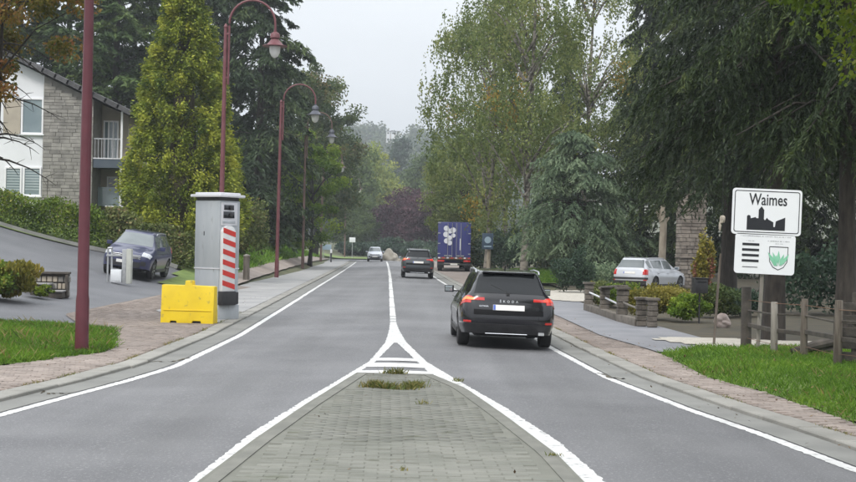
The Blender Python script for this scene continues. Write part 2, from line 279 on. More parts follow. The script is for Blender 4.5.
# ---------------------------------------------------------------- objects and meshes
def tag(o, label=None, cat=None, group=None, kind=None):
    for k, v in (('label', label), ('category', cat), ('group', group), ('kind', kind)):
        if v: o[k] = v
    return o
def empty(name, loc=(0, 0, 0), rz=0.0, label=None, cat=None, group=None):
    o = bpy.data.objects.new(name, None); COL.objects.link(o); o.location = loc; o.rotation_euler = (0, 0, rz)
    o.empty_display_size = .2
    return tag(o, label, cat, group)
def link(name, me, parent=None, kind=None):
    o = bpy.data.objects.new(name, me); COL.objects.link(o)
    if parent is not None: o.parent = parent
    if kind: o['kind'] = kind
    return o
class MB:
    """Collects shapes for ONE mesh object."""
    def __init__(s): s.v, s.f = [], []
    def add(s, vs, fs):
        b = len(s.v); s.v.extend(tuple(v) for v in vs); s.f.extend(tuple(i+b for i in f) for f in fs); return s
    def box(s, c, d, rz=0.0, m=None):
        x, y, z = d[0]/2, d[1]/2, d[2]/2; q = []
        cr, sr = math.cos(rz), math.sin(rz)
        for a in (-x, x):
            for b in (-y, y):
                for e in (-z, z):
                    p = Vector((c[0]+a*cr-b*sr, c[1]+a*sr+b*cr, c[2]+e)); q.append(m @ p if m else p)
        return s.add(q, [(0, 1, 3, 2), (4, 6, 7, 5), (0, 4, 5, 1), (2, 3, 7, 6), (0, 2, 6, 4), (1, 5, 7, 3)])
    def bar(s, p0, p1, w, h, up=(0, 0, 1)):
        p0, p1 = Vector(p0), Vector(p1); d = (p1-p0).normalized(); u = Vector(up)
        if abs(d.dot(u)) > .98: u = Vector((1, 0, 0))
        a = d.cross(u).normalized(); b = a.cross(d).normalized(); q = []
        for p in (p0, p1):
            for i, j in ((-1, -1), (1, -1), (1, 1), (-1, 1)): q.append(p+a*i*w/2+b*j*h/2)
        return s.add(q, [(3, 2, 1, 0), (4, 5, 6, 7), (0, 1, 5, 4), (1, 2, 6, 5), (2, 3, 7, 6), (3, 0, 4, 7)])
    def tube(s, pts, rad, n=8):
        pts = [Vector(p) for p in pts]; k = len(pts); rad = rad if hasattr(rad, '__len__') else [rad]*k
        q, f = [], []; ref = Vector((0, 0, 1)); d0 = (pts[-1]-pts[0]).normalized()
        if abs(d0.z) > .8: ref = Vector((0, 1, 0))
        for i, p in enumerate(pts):
            d = (pts[min(i+1, k-1)]-pts[max(i-1, 0)]).normalized(); a = d.cross(ref)
            if a.length < 1e-3: a = d.cross(Vector((1, 0, 0)))
            a.normalize(); b = d.cross(a)
            for j in range(n):
                t = 2*PI*j/n; q.append(p+(a*math.cos(t)+b*math.sin(t))*rad[i])
        for i in range(k-1):
            for j in range(n):
                f.append((i*n+j, i*n+(j+1) % n, (i+1)*n+(j+1) % n, (i+1)*n+j))
        f.append(tuple(range(n-1, -1, -1))); f.append(tuple(range((k-1)*n, k*n)))
        return s.add(q, f)
    def lathe(s, prof, c=(0, 0, 0), n=20, axis='z'):
        q, f = [], []
        for r, z in prof:
            for j in range(n):
                t = 2*PI*j/n; a, b = r*math.cos(t), r*math.sin(t)
                q.append((c[0]+a, c[1]+b, c[2]+z) if axis == 'z' else (c[0]+z, c[1]+a, c[2]+b) if axis == 'x' else (c[0]+a, c[1]+z, c[2]+b))
        for i in range(len(prof)-1):
            for j in range(n): f.append((i*n+j, i*n+(j+1) % n, (i+1)*n+(j+1) % n, (i+1)*n+j))
        f.append(tuple(range(n-1, -1, -1))); f.append(tuple(range((len(prof)-1)*n, len(prof)*n)))
        return s.add(q, f)
    def prism(s, poly, z0, z1, m=None):
        n = len(poly); q = [Vector((x, y, z0)) for x, y in poly]+[Vector((x, y, z1)) for x, y in poly]
        if m: q = [m @ p for p in q]
        return s.add(q, [tuple(range(n-1, -1, -1)), tuple(range(n, 2*n))]+[(i, (i+1) % n, n+(i+1) % n, n+i) for i in range(n)])
    def mesh(s, name, m, smooth=35, bevel=0.0, seg=2):
        me = bpy.data.meshes.new(name); me.from_pydata(s.v, [], s.f)
        bm = bmesh.new(); bm.from_mesh(me)
        bmesh.ops.recalc_face_normals(bm, faces=bm.faces)
        if bevel:
            es = [e for e in bm.edges if len(e.link_faces) == 2 and e.calc_face_angle(0) > R(30)]
            bmesh.ops.bevel(bm, geom=es, offset=bevel, segments=seg, affect='EDGES', profile=.6, clamp_overlap=True)
        bm.to_mesh(me); bm.free()
        if smooth:
            me.polygons.foreach_set('use_smooth', np.ones(len(me.polygons), bool)); me.set_sharp_from_angle(angle=R(smooth))
        me.materials.append(m)
        return me
    def build(s, name, m, parent=None, smooth=35, bevel=0.0, seg=2, kind=None):
        return link(name, s.mesh(name, m, smooth, bevel, seg), parent, kind)
def np_mesh(name, V, F, m, tint=None, smooth=False):
    """Mesh of equal faces (quads or triangles) from arrays."""
    me = bpy.data.meshes.new(name); V = np.asarray(V, np.float32).reshape(-1, 3); F = np.asarray(F, np.int32); k = F.shape[1]
    me.vertices.add(len(V)); me.vertices.foreach_set('co', V.ravel())
    me.loops.add(F.size); me.loops.foreach_set('vertex_index', F.ravel())
    me.polygons.add(len(F)); me.polygons.foreach_set('loop_start', np.arange(0, F.size, k, dtype=np.int32))
    if smooth: me.polygons.foreach_set('use_smooth', np.ones(len(F), bool))
    me.update(calc_edges=True)
    if tint is not None:
        a = me.attributes.new('tint', 'FLOAT', 'FACE'); a.data.foreach_set('value', np.clip(np.asarray(tint, np.float32), 0, 1))
    me.materials.append(m)
    return me
def copy_tree(o, parent=None):
    c = o.copy(); COL.objects.link(c)
    if parent is not None: c.parent = parent
    for ch in list(o.children): copy_tree(ch, c)
    return c
def text_mesh(body, size, m, name, parent, mtx, thick=.002):
    cu = bpy.data.curves.new(name, 'FONT'); cu.body = body; cu.size = size; cu.align_x = 'CENTER'; cu.align_y = 'CENTER'; cu.extrude = thick; cu.resolution_u = 3; cu.offset = size*.012
    t = bpy.data.objects.new(name, cu); me = bpy.data.meshes.new_from_object(t); bpy.data.objects.remove(t); bpy.data.curves.remove(cu)
    me.materials.clear(); me.materials.append(m)
    o = link(name, me, parent); o.matrix_local = mtx
    return o
# ---------------------------------------------------------------- the setting
def grid_sheet(name, xs, ys, zf, m, inside=None):
    X, Y = np.meshgrid(xs, ys); Z = zf(X, Y); n, k = len(ys), len(xs)
    V = np.stack([X, Y, Z], -1).reshape(-1, 3); I = np.arange(n*k).reshape(n, k)
    Fq = np.stack([I[:-1, :-1], I[:-1, 1:], I[1:, 1:], I[1:, :-1]], -1).reshape(-1, 4)
    if inside is not None:
        c = V[Fq].mean(1); Fq = Fq[inside(c[:, 0], c[:, 1])]
    return link(name, np_mesh(name, V, Fq, m, smooth=True), None, 'structure')
def strip(name, ys, fl, fr, zf, m, nx=2):
    ys = np.asarray(ys, float); t = np.linspace(0, 1, nx); a, b = np.asarray(fl(ys)), np.asarray(fr(ys))
    X = a[:, None]*(1-t)+b[:, None]*t; Y = np.repeat(ys[:, None], nx, 1); V = np.stack([X, Y, zf(X, Y)], -1).reshape(-1, 3)
    I = np.arange(len(ys)*nx).reshape(len(ys), nx)
    Fq = np.stack([I[:-1, :-1], I[:-1, 1:], I[1:, 1:], I[1:, :-1]], -1).reshape(-1, 4)
    return link(name, np_mesh(name, V, Fq, m, smooth=True), None, 'structure')
def geo_steps(a, b, n, p=2.0): return a+(b-a)*np.linspace(0, 1, n)**p
gx = np.concatenate([-geo_steps(40, 1500, 26)[::-1], np.linspace(-38, 38, 77), geo_steps(40, 1500, 26)])
gy = np.concatenate([-geo_steps(8, 1400, 16)[::-1], np.linspace(-6, 150, 105), geo_steps(153, 1500, 60, 1.4)])
grid_sheet('ground', gx, gy, lambda X, Y: hz(X, Y)-.14, M['ground'])
YE = 166.0
ry = np.concatenate([np.linspace(-8, 60, 69), np.linspace(63, YE, 46)])
strip('road', ry, lambda Y: XL(Y)-.12, lambda Y: XR(Y)+.12, roadz, M['asphalt'], 15)
# the side road that the main road meets far off
grid_sheet('side_road', np.linspace(-34, 18, 40), np.linspace(YE+.05, YE+9, 8), lambda X, Y: -.07+0*X, M['asphalt'])
# edge lines, the wedge of lines round the traffic island, the centre line
mark = lambda X, Y: roadz(X, Y)+.004
_rg = np.random.default_rng(77)
def pave_line(name, ys, fl, fr):
    near = ys[0] < 60; y2 = np.linspace(ys[0], ys[-1], max(len(ys), int((min(ys[-1], 45)-ys[0])/.06) if near and ys[0] < 45 else 2)) if ys[-1] < 60 else np.concatenate([np.arange(ys[0], 45, .06), ys[ys > 45.1]]) if near else ys
    ja, jb = _rg.normal(0, .006, len(y2))-np.abs(_rg.normal(0, .004, len(y2))), _rg.normal(0, .006, len(y2))
    return strip(name, y2, lambda Y: fl(Y)+ja, lambda Y: fr(Y)+jb, mark, M['white_paint'], 3)
ly = np.concatenate([np.linspace(-6, 60, 80), np.linspace(62, YE-12, 50)])
pave_line('edge_line', ly, lambda Y: XL(Y)-.06, lambda Y: XL(Y)+.07)
pave_line('edge_line', ly, lambda Y: XR(Y)-.06, lambda Y: XR(Y)+.07)
iy = np.linspace(5.5, Y_APEX, 60)
pave_line('island_line', iy, ILO, ILI); pave_line('island_line', iy, IRI, IRO)
ty = np.linspace(Y_APEX+.01, G(395, 322)[1], 14)
pave_line('island_line', ty, lambda Y: xc(Y)-.075+(float(ILO(Y_APEX)-xc(Y_APEX))+.075)*np.clip(1-(Y-Y_APEX)/(ty[-1]-Y_APEX), 0, 1)**1.6, lambda Y: xc(Y)+.075+(float(IRO(Y_APEX)-xc(Y_APEX))-.075)*np.clip(1-(Y-Y_APEX)/(ty[-1]-Y_APEX), 0, 1)**1.6)
for (ya, yb) in ((373.6, 370.6), (367.3, 363.2), (361.0, 358.2)):
    Y0, Y1 = G(396, ya)[1], G(396, yb)[1]
    strip('hatch_bar', np.linspace(Y0, Y1, 3), lambda Y: ILI(Y)-.02, lambda Y: IRI(Y)+.02, lambda X, Y: roadz(X, Y)+.007+.0*X, M['white_paint'], 4)
y0 = G(395, 322)[1]+.25; seglen = [.9, 1.0, 5.2, 7.5, 9, 10, 11, 12, 12, 12, 12, 12, 12]
for s in seglen:
    pave_line('centre_line', np.linspace(y0, y0+s, 6), lambda Y: xc(Y)-.075, lambda Y: xc(Y)+.075); y0 += s+.28
    if y0 > YE-16: break
for k in range(9):      # give-way blocks across the far junction
    strip('junction_block', [YE-3.4, YE-2.4], lambda Y, k=k: xc(Y)-3.0+k*.68, lambda Y, k=k: xc(Y)-2.65+k*.68, mark, M['white_paint'])
# gutters and kerbs
gyL = np.concatenate([np.linspace(-6, 60, 67), np.linspace(63, YE-4, 40)])
strip('gutter', gyL, lambda Y: XL(Y)-.13-GUT, lambda Y: XL(Y)-.10, lambda X, Y: roadz(XL(Y), Y)+.006+0*X, M['gutter'], 2)
strip('gutter', gyL, lambda Y: XR(Y)+.10, lambda Y: XR(Y)+.13+GUT, lambda X, Y: roadz(XR(Y), Y)+.006+0*X, M['gutter'], 2)
def kerb_run(side, y0, y1, n_max=70):
    f = (lambda Y: float(XL(Y))-.13-GUT-KERB/2) if side < 0 else (lambda Y: float(XR(Y))+.13+GUT+KERB/2)
    base = strip('kerb', np.arange(y0-4, YE-3, 2.0), lambda Y: np.array([f(v) for v in Y])-KERB/2+.02, lambda Y: np.array([f(v) for v in Y])+KERB/2-.02, lambda X, Y: -.075+0*X, M['mortar'], 2)
    me = MB().box((0, 0, 0), (KERB, .985, .16)).mesh('kerb_stone', M['concrete'], bevel=.012, seg=1)
    y, k = y0, 0; rr = random.Random(3+side); rest = MB()
    while y < y1:
        a = math.atan2(f(y+1)-f(y), 1.0); yc = y+.5*math.cos(a)
        loc = (f(yc)+rr.uniform(-.008, .008), yc, -.112+rr.uniform(-.005, .005))
        if k < n_max:
            o = link('kerb_stone', me, base); o.location = loc; o.rotation_euler = (rr.uniform(-.006, .006), rr.uniform(-.01, .01), -a); k += 1
        else: rest.box(loc, (KERB, .985, .16), -a)
        y += math.cos(a)
    if rest.v: rest.build('kerb_stone', M['concrete'], base, kind='stuff')
kerb_run(-1, 8, 150); kerb_run(1, 8, 150)
# paved areas: the bricks that show largest are parts, the rest one joined part
def paving(base, cands, size, m, top, yaw, seed, n_parts=290, tilt=.012):
    """cands: (x, y) of brick centres; base: the bed they lie in."""
    rr = np.random.default_rng(seed); c = np.asarray(cands); px = CX+FOC*c[:, 0]/np.maximum(c[:, 1], 1)
    vis = (px > -30) & (px < 890) & (c[:, 1] > 10.6)
    order = np.argsort(np.where(vis, 0, 1000)+c[:, 1]); d = (size[0], size[1], .06)
    me = MB().box((0, 0, -.03), d).mesh('paver', m, smooth=0, bevel=.006, seg=1)
    rest = MB(); zt = top(c[:, 0], c[:, 1]); yw = yaw(c) if callable(yaw) else np.full(len(c), yaw)
    for k, i in enumerate(order):
        dz = float(rr.normal(0, .0025)); loc = (c[i, 0], c[i, 1], float(zt[i])+dz)
        if k < n_parts:
            o = link('paver', me, base); o.location = loc; o.rotation_euler = (float(rr.normal(0, tilt)), float(rr.normal(0, tilt)), float(yw[i]))
        else: rest.box((loc[0], loc[1], loc[2]-.03), d, float(yw[i]))
    if rest.v:
        V = np.array(rest.v); link('paver', np_mesh('paver', V, np.array(rest.f), m), base, 'stuff')
# traffic island
ISL = .016
def il(Y): return ILI(Y)+.02
def ir(Y): return IRI(Y)-.02
ity = np.linspace(4.5, Y_TIP, 40)
strip('traffic_island', ity, il, ir, lambda X, Y: ISL-.006+0*X, M['mortar'], 4)
isl = bpy.data.objects['traffic_island']
kb = MB()
for f, s in ((il, 1), (ir, -1)):
    for a, b in zip(ity[:-1], ity[1:]):
        xa, xb = float(f(a)), float(f(b)); w = .17
        kb.add([(xa, a, -.03), (xa+s*.05, a, ISL+.004), (xa+s*w, a, ISL+.004), (xa+s*w, a, -.03), (xb, b, -.03), (xb+s*.05, b, ISL+.004), (xb+s*w, b, ISL+.004), (xb+s*w, b, -.03)],
               [(0, 1, 5, 4), (1, 2, 6, 5), (2, 3, 7, 6)])
xa, xb = float(il(Y_TIP)), float(ir(Y_TIP))
kb.box(((xa+xb)/2, Y_TIP-.02, 0), (xb-xa-.03, .16, ISL*2+.006))
kb.build('island_kerb', M['island_edge'], isl, smooth=40)
cand = []
for j, y in enumerate(np.arange(6.0, Y_TIP-.16, .113)):
    for i in range(-12, 13):
        x = .16+i*.226+(.113 if j % 2 else 0)-.0277*(y-9)
        if x-.115 > il(y)+.175 and x+.115 < ir(y)-.175 and x-.115 > il(y+.1)+.175 and x+.115 < ir(y+.1)-.175: cand.append((x, y))
paving(isl, cand, (.219, .106), M['grey_paver'], lambda x, y: ISL+0*x, .028, 5)
# right footway of red bricks, track of asphalt beside it, drives, lawn
FT = -.028
def rk(Y): return XR(Y)+.13+GUT+KERB
_ro_px = [(856, 419.7), (768.9, 390), (709.8, 375.4), (661.8, 351.4), (635.5, 343.5), (599.7, 333.6), (560, 315.7), (500, 291)]
_rof = poly_fn(_ro_px)
def rfo(Y): return np.where(np.asarray(Y) > 70, xc(Y)+7.4, np.where(np.asarray(Y) > 58, _rof(58.)+(xc(70.)+7.4-_rof(58.))*ss(58, 70, Y), _rof(np.minimum(Y, 58))))
strip('footway', np.concatenate([np.linspace(4, 60, 57), np.linspace(62, YE-3, 40)]), lambda Y: rk(Y)-.02, rfo, lambda X, Y: np.where(np.asarray(Y) < 46, FT-.016, FT)+0*X, M['red_joint'], 5)
fwR = bpy.data.objects['footway']
cand = []
for j, y in enumerate(np.arange(9.5, 46, .113)):
    a = float(rk(y)); b = float(rfo(y)); o = .113 if j % 2 else 0
    for i in range(int((b-a)/.226)+1):
        x = a+.13+i*.226+o
        if x+.11 < b-.01: cand.append((x, y))
paving(fwR, cand, (.219, .106), M['red_paver'], lambda x, y: FT+0*x, lambda c: np.full(len(c), .0277), 8)
far_r = strip('footway', np.linspace(46, YE-3, 60), lambda Y: rk(Y)-.01, lambda Y: rfo(Y)-.01, lambda X, Y: FT+.004+0*X, M['red_paver'], 5)
_cyc = poly_fn([(560, 298.8), (585.8, 309.7), (619.6, 319.7), (660, 331)])
strip('cycle_track', np.linspace(27.2, 58, 32), lambda Y: rfo(Y)+.01, lambda Y: _cyc(np.minimum(Y, 52))+.55, lambda X, Y: FT-.004+0*X, M['track_asphalt'], 4)
def blob(cx, cy, rx, ry, sd):
    def f(x, y):
        a = np.arctan2(y-cy, x-cx); r = 1+.10*np.sin(3*a+sd)+.06*np.sin(7*a+2*sd); return ((x-cx)/rx)**2+((y-cy)/ry)**2 < r*r
    return f
grid_sheet('gravel_drive', np.linspace(4.6, 24, 90), np.linspace(27.0, 36.5, 60), lambda X, Y: FT+.012+0*X, M['gravel'],
           lambda x, y: (x > rfo(y)+1.1+.2*np.sin(y*2)) & (y > 27.1+.12*np.sin(x*3)) & (y < 31.4+.35*np.maximum(0, x-8)+.3*np.sin(x*1.3)) & (y < 35.5))
grid_sheet('gravel_forecourt', np.linspace(4, 26, 80), np.linspace(48, 76, 80), lambda X, Y: hz(X, Y)-.01, M['gravel'],
           lambda x, y: (x > rfo(y)+1.0+.15*np.sin(y*1.7)) & (y > 52+.3*np.sin(x*2)-.28*(x-5)) & (y < 64+.25*np.sin(x)+.5*(x-5)) & (x < 10.9+.2*np.sin(y*2)))
grid_sheet('forest_floor', np.linspace(4, 44, 100), np.linspace(26.4, 135, 130), lambda X, Y: hz(X, Y)+FT-.012, M['needles'], lambda x, y: x > rfo(y)+.9+.0*np.sin(y*.7))
grid_sheet('lawn', np.linspace(5, 13, 30), np.linspace(76, 118, 60), lambda X, Y: hz(X, Y)+.01, M['lawn'], lambda x, y: (x > rfo(y)-1.2) & (x < 12.5))
# left: lay-by of concrete, brick footway, climbing yard of asphalt, verges
def lk(Y): return XL(Y)-.13-GUT-KERB
_e = [gz(*q) for q in ((64, 312), (90, 307), (115, 302), (139, 297.5), (160, 293.5), (186, 287))]
_lo_pts = np.array([[0, -9], [14, -7.2], [20.8, -6.5], [23.0, -5.85], [24.6, -5.38], [26, -5.6], [30.2, -6.5], [31.6, -7.5]]+[[max(32.5+.5*k, v.y), v.x] for k, v in enumerate(_e)]+[[54, -8.2], [60, -8.4]])
def lfo(Y): return np.interp(Y, _lo_pts[:, 0], _lo_pts[:, 1])
lay_in = lambda Y: lk(Y)+.02
def lay_out(Y): return lk(Y)-2.3*ss(33.5, 39, Y)+.02*np.sin(np.asarray(Y))
strip('layby', np.linspace(33.5, YE-3, 100), lay_out, lay_in, lambda X, Y: np.maximum(hz(X, Y), 0)*.25+FT+.004, M['layby'], 6)
flat_z = lambda X, Y: hz(X, Y)+FT
strip('footway', np.linspace(6, 60, 80), lfo, lambda Y: lk(Y)+.02, lambda X, Y: flat_z(X, Y)-.016, M['red_joint'], 14)
fwL = bpy.data.objects['footway.002'] if 'footway.002' in bpy.data.objects else [o for o in bpy.data.objects if o.name.startswith('footway')][-1]
cand = []
for j, y in enumerate(np.arange(12.5, 56, .113)):
    b = float(lk(y)); a = float(lfo(y)); o = .113 if j % 2 else 0; lo = float(lay_out(y)) if y > 33.5 else 1e9
    for i in range(int((b-a)/.226)+1):
        x = b-.13-i*.226-o
        if x-.115 > a and x+.11 < lo: cand.append((x, y))
paving(fwL, cand, (.219, .106), M['red_paver'], lambda x, y: flat_z(x, y), lambda c: np.full(len(c), .0277), 9)
strip('footway', np.linspace(54, YE-3, 70), lambda Y: lay_out(Y)-.95, lambda Y: lay_out(Y)-.02, lambda X, Y: flat_z(X, Y)+.002, M['red_paver'], 10)
grid_sheet('yard', np.linspace(-40, -5.2, 120), np.linspace(25.5, 80, 130), lambda X, Y: hz(X, Y)+FT-.034, M['yard_asphalt'],
           lambda x, y: (x < lfo(y)+.5) & (y > 29.6) & (y < np.interp(x, [-40, -18.3, -9.6], [61, 60.9, 60.3])) & ((y < 56) | (x < xc(y)-8.2)))
# yard kerb under the hedge
yk = MB(); ykx = np.linspace(-30, -10.4, 40); yky = np.interp(ykx, [-40, -18.3, -9.6], [61, 60.9, 60.3])
for i in range(39):
    a, b = (ykx[i], yky[i]), (ykx[i+1], yky[i+1])
    za, zb = float(hz(*a)), float(hz(*b)); yk.bar((a[0], a[1], za+.04), (b[0], b[1], zb+.04), .12, .16)
link('yard_kerb', yk.mesh('yard_kerb', M['gutter']), None, 'structure')
grid_sheet('left_verge', np.linspace(-16, -5.4, 80), np.linspace(19.0, 32.4, 90), lambda X, Y: hz(X, Y)+FT-.012+.0*X, M['lawn'],
           lambda x, y: (x < lfo(y)-.03+.06*np.sin(y*4)) & (y < 30.8+.25*np.sin(x*1.3)+.2*np.maximum(0, -7.4-x)) & (y > 19.5))
grid_sheet('right_verge', np.linspace(3.2, 12, 90), np.linspace(10, 27.3, 110), lambda X, Y: FT-.03+.15*ss(0, 1.0, X-rfo(Y)), M['lawn'],
           lambda x, y: (x > rfo(y)+.04+.05*np.sin(y*5)) & (y < 27.0+.12*np.sin(x*3)))
grid_sheet('left_bank', np.linspace(-30, -7.6, 70), np.linspace(53, 175, 130), lambda X, Y: hz(X, Y)-.01, M['lawn'], lambda x, y: (x < lay_out(y)-.9) & ((y > 61.0) | (x > xc(y)-8.6)))
grid_sheet('far_verge', np.linspace(-22, -4.5, 50), np.linspace(YE+9.3, YE+30, 30), lambda X, Y: hz(X, Y)+.05, M['lawn'])
# ---------------------------------------------------------------- plants
def unit(v): return v/np.maximum(np.linalg.norm(v, axis=-1, keepdims=True), 1e-9)
def cards(C, A, Ln, W, rng, flat=None):
    """Kite-shaped leaf faces at C along A; the width turns at random about A, or lies near horizontal when flat is given."""
    n = len(C); A = unit(A); r = rng.normal(size=(n, 3))
    if flat is not None: r = r*(1-flat)+np.cross(A, np.array([0, 0, 1.0]))*flat*2
    B = unit(np.cross(A, np.cross(r, A)+1e-6)); Ln = np.broadcast_to(Ln, (n,))[:, None]; W = np.broadcast_to(W, (n,))[:, None]
    V = np.stack([C-A*Ln*.5, C+B*W*.5-A*Ln*.05, C+A*Ln*.5, C-B*W*.5-A*Ln*.05], 1)
    return V.reshape(-1, 3), np.arange(n*4).reshape(n, 4)
def trunk_mesh(name, h, r, m, rng, limbs=(), bend=.02, n=9, top=.12):
    mb = MB(); pts, rad = [], []
    for k in range(9):
        t = k/8; pts.append((math.sin(t*3)*bend*h, math.cos(t*2.3)*bend*h-bend*h, h*t-.15)); rad.append(r*(1.35 if k == 0 else 1-(1-top)*t))
    mb.tube(pts, rad, n)
    for p, q, r0 in limbs:
        p, q = Vector(p), Vector(q); mid = (p+q)/2+Vector((0, 0, .12*(q-p).length))
        mb.tube([p, p.lerp(mid, .6), mid, mid.lerp(q, .6), q], [r0, r0*.8, r0*.6, r0*.4, r0*.15], 6)
    return mb.mesh(name, m, smooth=60)
def conifer(seed, h, r, z0=.03, nb=170, ntw=18, ncard=9, cl=.35, cw=.10, rise=.22, droop=.42, hang=.35, power=.75, tw=(.22, .9), jit=.22, leafm='spruce', bark='bark', rt=None):
    """Crown and trunk meshes of a conifer: whorled boughs that rise and droop, side twigs, needle sprays along the twigs."""
    rng = np.random.default_rng(seed)
    tz = z0+(.985-z0)*rng.random(nb)**1.15; az = rng.random(nb)*2*PI
    l = r*(1-tz)**power*rng.uniform(.72, 1.12, nb)*(1+.12*np.sin(az*2+seed)+.1*np.sin(tz*40))+.18
    D = np.stack([np.cos(az), np.sin(az), 0*az], -1); Pp = np.stack([-np.sin(az), np.cos(az), 0*az], -1)
    nt = nb*ntw; bi = np.repeat(np.arange(nb), ntw); t = rng.uniform(.06, 1, nt)**.75; lb = l[bi]
    base = D[bi]*(t*lb)[:, None]; base[:, 2] = h*tz[bi]+lb*(rise*t-droop*t*t)
    sd = rng.choice([-1, 1], nt); tl = np.clip((.16+.30*(1-t))*lb, tw[0], tw[1])*rng.uniform(.7, 1.2, nt)
    TD = Pp[bi]*(sd*rng.uniform(.5, 1, nt))[:, None]+D[bi]*rng.uniform(.35, .9, nt)[:, None]; TD = unit(TD); TD[:, 2] -= hang*rng.uniform(.6, 1.4, nt); TD = unit(TD)
    ci = np.repeat(np.arange(nt), ncard); s = rng.random(nt*ncard)
    C = base[ci]+TD[ci]*(s*tl[ci])[:, None]; C[:, 2] -= hang*.5*s*s*tl[ci]; C += rng.normal(0, cw*.45, C.shape)
    A = TD[ci]+rng.normal(0, .45, C.shape); A[:, 2] -= hang*.3
    V, Fq = cards(C, A, cl*rng.uniform(.6, 1.3, len(C)), cw*rng.uniform(.6, 1.3, len(C)), rng)
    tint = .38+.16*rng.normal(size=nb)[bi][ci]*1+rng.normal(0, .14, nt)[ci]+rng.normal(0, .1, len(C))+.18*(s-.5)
    cr = np_mesh('crown', V, Fq, L[leafm], tint)
    limbs = []
    for k in range(0, nb, 2):
        q = D[k]*l[k]*.85; z = h*tz[k]; limbs.append(((0, 0, z-.02), (q[0], q[1], z+l[k]*(rise*.85-droop*.72)), .012*l[k]+.012))
    tr = trunk_mesh('trunk', h*.99, rt or h*.0125, M[bark], rng, limbs, bend=.004, top=.06)
    return cr, tr
def lumpy(rng, n, r, rz, shell=.5, k=5):
    """Clump centres in an uneven ellipsoid."""
    d = unit(rng.normal(size=(n, 3))); ph = rng.random((3, k))*6.28; fr = rng.uniform(1.2, 3.2, (3, k))
    bump = sum(np.sin(d[:, 0]*fr[0, i]*2+ph[0, i])*np.sin(d[:, 1]*fr[1, i]*2+ph[1, i])+.5*np.sin(d[:, 2]*fr[2, i]*2.5+ph[2, i]) for i in range(k))/k
    rad = (shell+(1-shell)*rng.random(n)**.6)*(1+.32*bump)
    return d*rad[:, None]*np.array([r, r, rz]), bump
def broadleaf(seed, h, r, zc, rz, ncl=90, nleaf=160, leaf=.16, clr=.6, leafm='mid', bark='bark', trunk_r=None, limbs=16, shell=.45, flat=.7, ncol=.2, taper=0.0):
    rng = np.random.default_rng(seed); c, bump = lumpy(rng, ncl, r, rz, shell)
    if taper: c[:, :2] *= (1-taper*np.clip(c[:, 2:3]/rz, -1, 1))
    c[:, 2] += zc; cr_ = clr*rng.uniform(.6, 1.35, ncl); ci = np.repeat(np.arange(ncl), nleaf)
    o = rng.normal(size=(len(ci), 3)); o = unit(o)*(rng.random(len(ci))**.5)[:, None]
    C = c[ci]+o*cr_[ci][:, None]*np.array([1, 1, flat]); A = o*.6+rng.normal(0, .7, C.shape); A[:, 2] -= .45
    V, Fq = cards(C, A, leaf*rng.uniform(.6, 1.35, len(C)), leaf*.66*rng.uniform(.6, 1.3, len(C)), rng)
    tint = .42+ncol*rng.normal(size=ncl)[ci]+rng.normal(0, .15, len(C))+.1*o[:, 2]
    crm = np_mesh('crown', V, Fq, L[leafm], tint)
    lim = []; tr = trunk_r or h*.016
    for k in rng.permutation(ncl)[:limbs]:
        z0 = max(.25*h*rng.random()+.12*h, c[k, 2]-np.hypot(*c[k, :2])*rng.uniform(.5, 1.1)); z0 = min(z0, h*.8)
        lim.append(((0, 0, z0), c[k], tr*rng.uniform(.25, .5)))
    return crm, trunk_mesh('trunk', min(h*.9, zc+rz*.6), tr, M[bark], rng, lim)
def weeping(seed, h, r, zc, rz, ncl=95, nstr=12, nl=15, leaf=.17, leafm='birch', bark='birch_bark', fall=(.5, 2.0), limbs=34, shell=.35, trunk_r=.2, yellow=0):
    """Birch: light crown of hanging leaf strings between visible limbs."""
    rng = np.random.default_rng(seed); c, bump = lumpy(rng, ncl, r, rz, shell); c[:, 2] += zc
    gp = np.sin(c[:, 0]*1.5+seed)+np.sin(c[:, 1]*1.2+2*seed)*.6+np.sin(c[:, 2]*1.15+seed*.7); c = c[gp > -.7]; ncl = len(c)
    c[:, :2] *= (1-.30*np.clip((c[:, 2:3]-zc)/rz, -.6, 1))
    si = np.repeat(np.arange(ncl), nstr); st = c[si]+rng.normal(0, .55, (len(si), 3))*np.array([1, 1, .55]); fl = rng.uniform(fall[0], fall[1], len(si))
    sway = rng.normal(0, .16, (len(si), 2)); li = np.repeat(np.arange(len(si)), nl); s = rng.random(len(li))
    C = st[li].copy(); C[:, 2] -= s*fl[li]; C[:, :2] += sway[li]*(s*fl[li])[:, None]; C += rng.normal(0, .075, C.shape)
    A = rng.normal(0, .5, C.shape); A[:, 2] -= .8
    V, Fq = cards(C, A, leaf*rng.uniform(.6, 1.3, len(C)), leaf*.6*rng.uniform(.6, 1.3, len(C)), rng)
    tint = .40+.20*rng.normal(size=ncl)[si][li]+rng.normal(0, .17, len(C))
    crm = np_mesh('crown', V, Fq, L[leafm], tint); extra = None
    if yellow:
        k = rng.choice(ncl, yellow, replace=False); k = k[np.argsort(c[k, 1])]; yi = np.repeat(k, 150)
        Cy = c[yi]+rng.normal(0, .34, (len(yi), 3))*np.array([1, 1, 1.5]); Cy[:, 2] -= .5
        Vy, Fy = cards(Cy, rng.normal(0, .6, Cy.shape)+np.array([0, 0, -.7]), leaf, leaf*.6, rng); extra = np_mesh('yellow_leaves', Vy, Fy, L['birch_y'], rng.random(len(Cy)))
    lim = []
    for k in rng.permutation(ncl)[:limbs]:
        z0 = np.clip(c[k, 2]-np.hypot(*c[k, :2])*rng.uniform(.7, 1.5), .2*h, .85*h); lim.append(((0, 0, z0), c[k], rng.uniform(.05, .11)))
    return crm, trunk_mesh('trunk', h*.93, trunk_r, M[bark], rng, lim, bend=.012), extra
